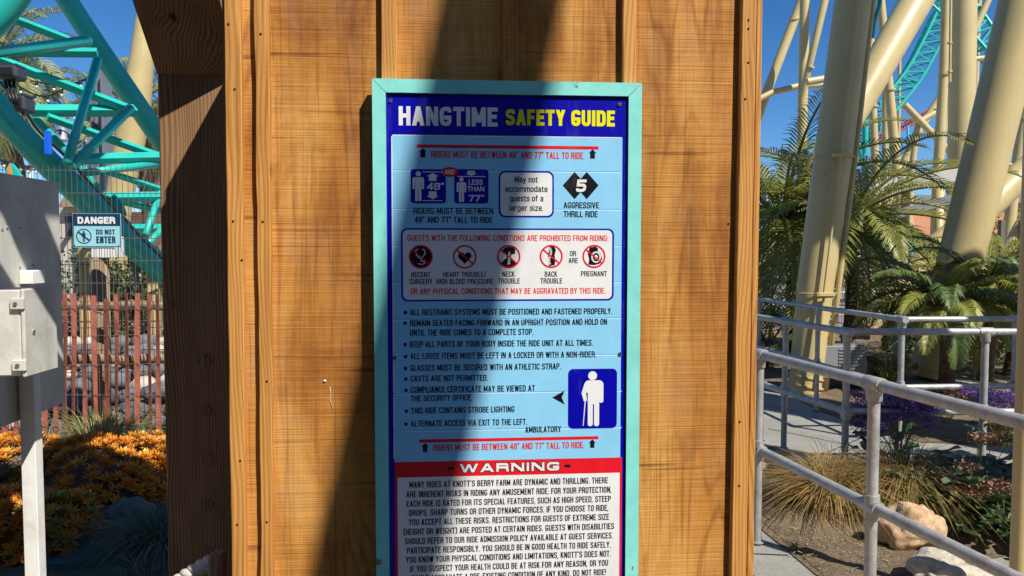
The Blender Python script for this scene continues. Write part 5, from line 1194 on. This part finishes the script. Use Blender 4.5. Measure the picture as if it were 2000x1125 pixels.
# canopy, salmon building, far fence
cn = thing('shade_canopy', 'pale flat canopy roof behind the right leaning column', 'canopy', (P(1820, 400, 13).x, 13, 0))
a = [(1762, 358), (1880, 324), (1882, 350), (1700, 392), (1690, 384)]
MB().prism([(P(x, y, 13).x, P(x, y, 13).z) for x, y in a][::-1], 13, 15.5).build('fascia', M['canvas'], cn)
q0, q1 = P(1740, 420, 12.4), P(1868, 386, 12.4); MB().tube([P(1700, 432, 12.4), q1], wpx(q0, 11), 4, rot=.78).build('beam', M['hvac'], cn)
for px in (1768, 1835):
    q = P(px, 400, 14); MB().tube([(q.x, 14, 0), (q.x, 14, P(px, 362, 14).z)], .09, 12).build('leg', M['cream'], cn, smooth=True)
sbn = thing('salmon_building', 'long salmon stucco building beyond the coaster columns', 'building', (P(1800, 480, 32).x, 32, 0))
a, b_ = P(1640, 560, 32), P(2150, 398, 32)
MB().box((a.x, 32, 0), (b_.x, 38, b_.z)).build('wall', M['salmon'], sbn); MB().box((a.x - .3, 31.7, b_.z + .003), (b_.x + .3, 38, b_.z + .35)).build('cornice', M['hvac'], sbn)
for i in range(9):
    xx = a.x + .8 + i * (b_.x - a.x) / 9; MB().box((xx, 31.95, .8), (xx + .9, 31.985, 2.2)).build('window', M['dgrey'], sbn); MB().box((xx - .08, 31.93, .70), (xx + .98, 31.99, .798)).build('sill', M['stuccopale'], sbn)
fb_ = thing('dark_fence', 'dark post and mesh fence behind low palms at right', 'fence', PZ(1950, 600))
for px in (1480, 1560, 1662, 1785, 1960, 2000):
    q = P(px, 430 if px > 1900 else 455, 12.8); MB().bbox((q.x - .05, 12.8, 0), (q.x + .05, 12.9, q.z), .004).build('post', M['wire'], fb_)
wm = MB(); x = P(1440, 500, 12.8).x
while x < P(2040, 500, 12.8).x: wm.tube([(x, 12.85, 0), (x, 12.85, P(1900, 462, 12.8).z)], .005, 4, rot=.78); x += .07
wm.build('upright_wires', M['wire'], fb_, kind='stuff')
for z in (.4, .9, 1.4, 1.75): MB().tube([(P(1440, 500, 12.8).x, 12.84, z), (P(2040, 500, 12.8).x, 12.84, z)], .008, 6).build('cross_wire', M['wire'], fb_)
q = P(1672, 493, 12.7); tag(MB().box((q.x - .12, 12.7, q.z - .1), (q.x + .12, 12.72, q.z + .1)).build('notice', M['hwhite'], None, org=q), 'small blank white notice on the distant dark fence', 'notice')
# ------------------------------------------------------------------ garden things
ub = thing('utility_cabinet', 'low grey utility cabinet with louvred side behind the middle handrail', 'utility box', PZ(1645, 765))
q = PZ(1645, 770); a, b_ = P(1603, 676, q.y), P(1694, 738, q.y)
MB().bbox((a.x, q.y, b_.z), (b_.x, q.y + .45, a.z), .008).build('body', M['hvac'], ub)
for k in range(9):
    z = b_.z + (a.z - b_.z) * (k + .7) / 10; MB().box((a.x + (b_.x - a.x) * .38, q.y - .012, z), (b_.x - .03, q.y - .001, z + .012)).build('louvre', M['hvac'], ub)
for xx in (a.x + .04, b_.x - .04): MB().box((xx - .02, q.y + .02, 0), (xx + .02, q.y + .4, b_.z)).build('leg', M['dgrey'], ub)
ho = dense([P(1696, 700, q.y), P(1712, 705, q.y), P(1718, 725, q.y), P(1712, 745, q.y)]); MB().tube(ho, .03, 10).build('hose', M['black'], ub, smooth=True)
random.seed(21)
tuft('sedge_clump', 'large arching brown and gold sedge clump left of the handrail post', 'grass tuft', g0(1625, 985), .13, 2300, .74, .0032, .70, [(M['sedge'], .72), (M['sedge_green'], .28)], 1.0, 'brown sedge clumps behind the nearest handrail', lift=.85)
tuft('sedge_clump', 'olive and gold sedge clump right of the handrail post above boulders', 'grass tuft', g0(1765, 985), .15, 2800, .80, .0032, .72, [(M['sedge'], .5), (M['sedge_green'], .5)], 1.0, 'brown sedge clumps behind the nearest handrail', lift=.9)
tuft('grass_tuft', 'bright green upright grass tuft beside the utility cabinet', 'grass tuft', g0(1735, 765), .12, 900, .62, .006, .4, [(M['grassy'], .75), (M['straw'], .25)], .55)
tuft('grass_tuft', 'small golden shrub grass near pillar edge behind rails', 'grass tuft', g0(1478, 720), .2, 600, .5, .008, .4, [(M['straw'], .6), (M['grassy'], .4)], .6)
tuft('seedling', 'tiny green seedling on bare soil by the concrete edge', 'grass tuft', g0(1552, 1070), .02, 60, .06, .0015, .4, [(M['grassy'], 1)], .9)
def boulder(lab, px, py, wd, hz, mat, sd, yaw=0, ry=.75):
    g = PZ(px, py); r_ = wpx(g, wd / 2); o = MB().rock((g.x, g.y + r_ * ry * .6, hz * .42), r_, r_ * ry, hz * .6, sd, 5, .42, 1.15).build('boulder', mat, None, smooth=True, org=(g.x, g.y, 0)); tag(o, lab, 'boulder')
boulder('rounded tan boulder with reddish cracks below the sedge', 1797, 1078, 122, .22, M['rock_tan'], 2)
boulder('broad whitish boulder at the lower right behind the handrail', 1868, 1165, 150, .15, M['rock_white'], 6)
boulder('dark grey boulder beside concrete path near pillar', 1510, 925, 85, .16, M['rock_grey'], 8)
boulder('small pale boulder partly hidden by the first handrail post', 1490, 925, 70, .12, M['rock_white'], 12)
# litter on the soil: bark chips and straw
random.seed(3); m = MB()
for i in range(1500):
    px, py = random.choice(((random.uniform(1490, 1760), random.uniform(930, 1120)), (random.uniform(1650, 1990), random.uniform(770, 860)), (random.uniform(0, 330), random.uniform(960, 1120))))
    if py > 1020 and 1480 < px < 1480 + (py - 1020) * 1.2: continue
    p = PZ(px, py, .012 + random.random() * .02); q = random.uniform(0, 3.14); l = random.uniform(.004, .018); w_ = random.uniform(.0008, .003); d = V((math.cos(q), math.sin(q), random.uniform(-.2, .2))) * l; s_ = V((-math.sin(q), math.cos(q), 0)) * w_
    m.add([p - d - s_, p + d - s_, p + d + s_, p - d + s_], [(0, 1, 2, 3)])
m.build('bark_litter', M['straw'], None, kind='stuff')
# statice: purple flower heads on wiry stems over broad leaves
def leafm(m, base, d, L, W, up=.5):
    s_ = V((-d.y, d.x, 0)).normalized(); vs = []
    n = 6
    for i in range(n + 1):
        t = i / n; c = base + d * L * t + V((0, 0, up * L * t * (1 - .9 * t))); w_ = W * math.sin(math.pi * min(.97, .12 + t * .85)) ** .7
        vs += [c - s_ * w_ + V((0, 0, w_ * .28 + .01 * math.sin(t * 9))), c, c + s_ * w_ + V((0, 0, w_ * .28 + .01 * math.cos(t * 8)))]
    fs = []
    for i in range(n): a = 3 * i; fs += [(a, a + 1, a + 4, a + 3), (a + 1, a + 2, a + 5, a + 4)]
    m.add(vs, fs)
def statice(label, c, R0, h, nl, heads, LL=.16, lm='leaf', seed=1, hr=.055, cat='flowering shrub', off=(0, 0), fm='purple'):
    random.seed(seed); t = thing('statice_plant', label, cat, c, 'statice plants in the right garden bed'); c = V(c)
    for i in range(nl):
        m = MB(); q = i * 2.4 + random.uniform(-.3, .3); k = random.uniform(.15, 1); el = random.uniform(.05, .5)
        b = c + V((math.cos(q) * R0 * k, math.sin(q) * R0 * k, h * random.uniform(.1, .62) * (1.15 - k * .5)))
        d = V((math.cos(q) * .9, math.sin(q) * .9, el)).normalized(); leafm(m, b, d, LL * random.uniform(.7, 1.2), LL * .36, random.uniform(-.5, .5)); m.build('leaf', M[lm if random.random() < .7 else 'leaf_blue'], t, smooth=True)
    for i in range(heads):
        q = random.uniform(0, 6.28); k = math.sqrt(random.random()); hd = c + V((math.cos(q) * R0 * k * 1.05 + off[0], math.sin(q) * R0 * k * .8 + off[1], h * random.uniform(.75, 1.12) - .12 * k * h))
        s_ = MB(); s_.tube([c + V((0, 0, h * .2)), c.lerp(hd, .6) + V((0, 0, .04)), hd], .0022, 5, cap=False); st = s_.build('stem', M['frond'], t)
        m = MB()
        for j in range(150):
            a = V((random.gauss(0, 1), random.gauss(0, 1), random.gauss(0, .45))) * hr * .62; p = hd + a; l = random.uniform(.004, .009); u = V((random.gauss(0, 1), random.gauss(0, 1), random.gauss(0, 1))).normalized(); v = u.cross(V((random.random(), random.random(), random.random() + .1))).normalized()
            m.add([p - u * l, p + v * l, p + u * l, p - v * l], [(0, 1, 2, 3)])
        m.build('flower_head', M[fm], st, kind='stuff')
    return t
statice('purple statice cluster left above the sedge beside handrail post', g0(1755, 925), .26, .52, 14, 46, .13, seed=2, off=(-.04, 0))
statice('low purple statice heads trailing over the sedge at the post', g0(1712, 905), .16, .30, 6, 10, .1, seed=12)
statice('purple statice with wide head at the right edge pole', g0(1955, 905), .22, .50, 12, 30, .13, seed=3, off=(0, .05))
statice('big dark glossy leafed plant behind the boulders', g0(1905, 1010), .42, .50, 130, 5, .13, seed=4, fm='dry')
statice('dark leafy plant low at right beside the pole', g0(1960, 1055), .26, .30, 60, 6, .11, seed=5, fm='dry')
statice('dry rust coloured flower heads behind the nearest rail', g0(1850, 850), .28, .42, 5, 12, .1, seed=6, fm='dry')
# ------------------------------------------------------------------ palms
def pygmy(label, px, py, Y, gx, nf, L, seed, mats, ll=.42, els=(-.35, 1.2), azs=None, curl=1.5, lw=.011, r0=.075, droopl=.3, vshape=.45):
    random.seed(seed); tp = P(px, py, Y); g = P(gx, 650, Y); palm(label, (g.x, Y, 0), tp, r0, nf, L, ll, lw, mats, els, curl, 58, group='feather palms among the right columns', droopl=droopl, azs=azs, vshape=vshape)
pygmy('feather palm close to pillar with curved slim trunk', 1530, 425, 9.3, 1540, 38, 2.8, 31, [M['frond'], M['frond'], M['frond_dark']], .52, (-.6, 1.4), lw=.0125)
pygmy('feather palm whose sunny fronds arch right of nearest column', 1660, 425, 8.6, 1650, 32, 2.3, 32, [M['frond'], M['frond_pale'], M['frond']], .48, (-.5, 1.1), lw=.0125)
pygmy('low dense feather palm right of the thick leaning column', 1925, 575, 6.4, 1925, 38, 1.25, 33, [M['frond'], M['frond_dark'], M['frond']], .26, (-.3, 1.25), curl=1.5, lw=.010, droopl=.5)
pygmy('low dark feather palm at the right edge', 1985, 570, 7.0, 1975, 34, 1.4, 34, [M['frond_dark'], M['frond']], .26, (-.3, 1.3), curl=1.5, lw=.010, droopl=.5)
pygmy('low feather palm before the thick leaning column foot behind the farther handrail', 1842, 590, 5.9, 1850, 30, 1.05, 35, [M['frond'], M['frond_dark'], M['frond']], .26, (-.3, 1.1), curl=1.5, lw=.010, droopl=.5)
bush('dark hedge shrub behind handrails near pillar', (P(1500, 620, 9.8).x, 9.8, 0), .9, 1.0, 3500, M['frond_dark'], .05, seed=14)
bush('dense dark shrubbery under the low palms', (P(1890, 640, 8.6).x, 8.6, 0), 1.3, .95, 5500, M['frond_dark'], .06, seed=15)
bush('green trees far beyond the salmon building at right', (P(1960, 450, 30).x, 30, 1.2), 2.2, 2.4, 2500, M['frond'], .2, seed=16)
# ------------------------------------------------------------------ columns standing behind the viewer whose shadow crosses the sign
s_ = 3.0; sv = V((.8, -1, 1.45)) * s_
a, b_ = P(979, 0, 0) + sv, P(722, 1125, 0) + sv; d = (a - b_) / (a.z - b_.z)
bt = thing('coaster_column', 'slim cream leaning column rising behind the viewer', 'column', b_ + d * (-b_.z), 'cream coaster support columns')
MB().tube([b_ + d * (-b_.z), b_ + d * (9 - b_.z)], .136, 28).build('shaft', M['cream'], bt, smooth=True, auto=40)

# ------------------------------------------------------------------ unseen things added to block skylight and cast shadows
stn = thing('unseen_sky_block', 'added dark timber block behind the viewer that cuts skylight', 'building', (0, -10, 0))
MB().box((-16, -13, 0), (14, -9, 7.0)).build('wall', M['old_timber'], stn)  # unseen block added to cut skylight and ground bounce
MB().box((-17, -13.5, 7.003), (15, -8.2, 7.3)).build('roof', M['dgrey'], stn)
for i in range(8): MB().box((-14 + i * 3.4, -8.995, 1.0), (-12.4 + i * 3.4, -8.95, 2.6)).build('window', M['dgrey'], stn)
t = thing('coaster_column', 'added unseen cream column shading the dark leafy plants', 'column', (4.75, .55, 0), 'cream coaster support columns')
MB().tube([(4.75, .55, 0), (4.75, .55, 9)], .42, 28).build('shaft', M['cream'], t, smooth=True, auto=40)  # unseen column added to throw shade on the leafy plants
for cx2, cy2, r2_, lab in ((6.1, 1.75, .42, 'added unseen stout cream column casting shade on the path'), (7.5, 2.6, .26, 'added unseen slimmer cream column casting more shade on the path')):
    t = thing('coaster_column', lab, 'column', (cx2, cy2, 0), 'cream coaster support columns'); MB().tube([(cx2, cy2, 0), (cx2 + .5, cy2, 9)], r2_, 28).build('shaft', M['cream'], t, smooth=True, auto=40)  # unseen columns added to stripe the path with shade
c = P(1655, 150, YB); e = c + V((.8, -1, 1.45)) * 3.2
dk_ = thing('unseen_shade_slab', 'added unseen slab shading the upper nearest leaning column', 'deck', e)
MB().bbox((e.x - 1.3, e.y - .9, e.z - .45 ), (e.x + 1.3, e.y + .9, e.z - .25), .01).build('deck', M['grey'], dk_)  # unseen slab added to shade the top of the nearest column
MB().box((e.x - 1.28, e.y + .86, e.z - .24), (e.x + 1.28, e.y + .9, e.z + 1.2)).build('shade_panel', M['cream'], dk_)
q = P(1625, 445, YB) + V((.8, -1, 1.45)) * 3.0
t = thing('coaster_column', 'added unseen level cream pipe shading a band of the nearest column', 'column', q, 'cream coaster support columns')
MB().tube([q + V((-3, .2, .1)), q + V((3, -.2, -.1))], .24, 24).build('shaft', M['cream'], t, smooth=True, auto=40)  # unseen pipe added for a shade band across the nearest column
# unseen tubes added overhead to shade the near track's chords and struts
t2 = thing('coaster_track', 'added unseen turquoise tubes shading the near track from above', 'coaster track', (0, 3, 5))
for src, f_ in ((low, 1.05), (upp, 1.6)):
    MB().tube([p + V((.8, -1, 1.45)) * 2.5 for p in src], [wpx(p, 25 if src is low else 19.5) * f_ for p in src], 20).build('chord', M['teal'], t2, smooth=True)
for (x0, y0, x1, y1, d0, d1, wd) in ((190, 118, 131, 318, 6.55, 5.4, 17), (254, 212, 140, 326, 6.8, 5.5, 18), (-20, 104, 172, 80, 5.2, 6.35, 21)):
    a, b_ = P(x0, y0, d0) + V((.8, -1, 1.45)) * 2.5, P(x1, y1, d1) + V((.8, -1, 1.45)) * 2.5
    MB().tube([a, b_], wpx(a, wd * .7), 14).build('strut', M['teal'], t2, smooth=True)

# ------------------------------------------------------------------ what stands behind the pillar, seen from a step aside
pygmy('feather palm hidden behind the wooden pillar', 1250, 470, 13, 1250, 24, 2.0, 51, [M['frond'], M['frond_dark']], .45, (-.4, 1.2))
bush('dark hedge behind the wooden pillar', (P(1330, 600, 12).x, 12, 0), 1.5, 1.3, 3000, M['frond_dark'], .08, seed=41)
bush('round green hedge behind the wooden pillar at left', (P(900, 600, 12).x, 12, 0), 1.6, 1.5, 3000, M['frond'], .09, seed=42)
sb2 = thing('stucco_hall', 'long pale stucco hall far behind the pillar', 'building', (2, 40, 0))
MB().box((-9, 40, 0), (14, 48, 4.2)).build('wall', M['stuccopale'], sb2); MB().box((-9.4, 39.6, 4.203), (14.4, 48.4, 4.6)).build('roof', M['salmon'], sb2)
for i in range(8): MB().box((-7.5 + i * 2.7, 39.95, 1), (-6.2 + i * 2.7, 39.99, 2.6)).build('window', M['dgrey'], sb2)
random.seed(61); m = MB()
for i in range(420):
    q = random.uniform(0, 6.283); r_ = random.uniform(95, 125); h_ = random.uniform(2.2, 5.5); m.rock((r_ * math.cos(q), 10 + r_ * math.sin(q), h_ * .5), h_ * random.uniform(.9, 1.6), h_, h_ * .75, i % 17, 2, .5, 2.4)
m.build('distant_trees', M['frond_dark'], None, kind='stuff')
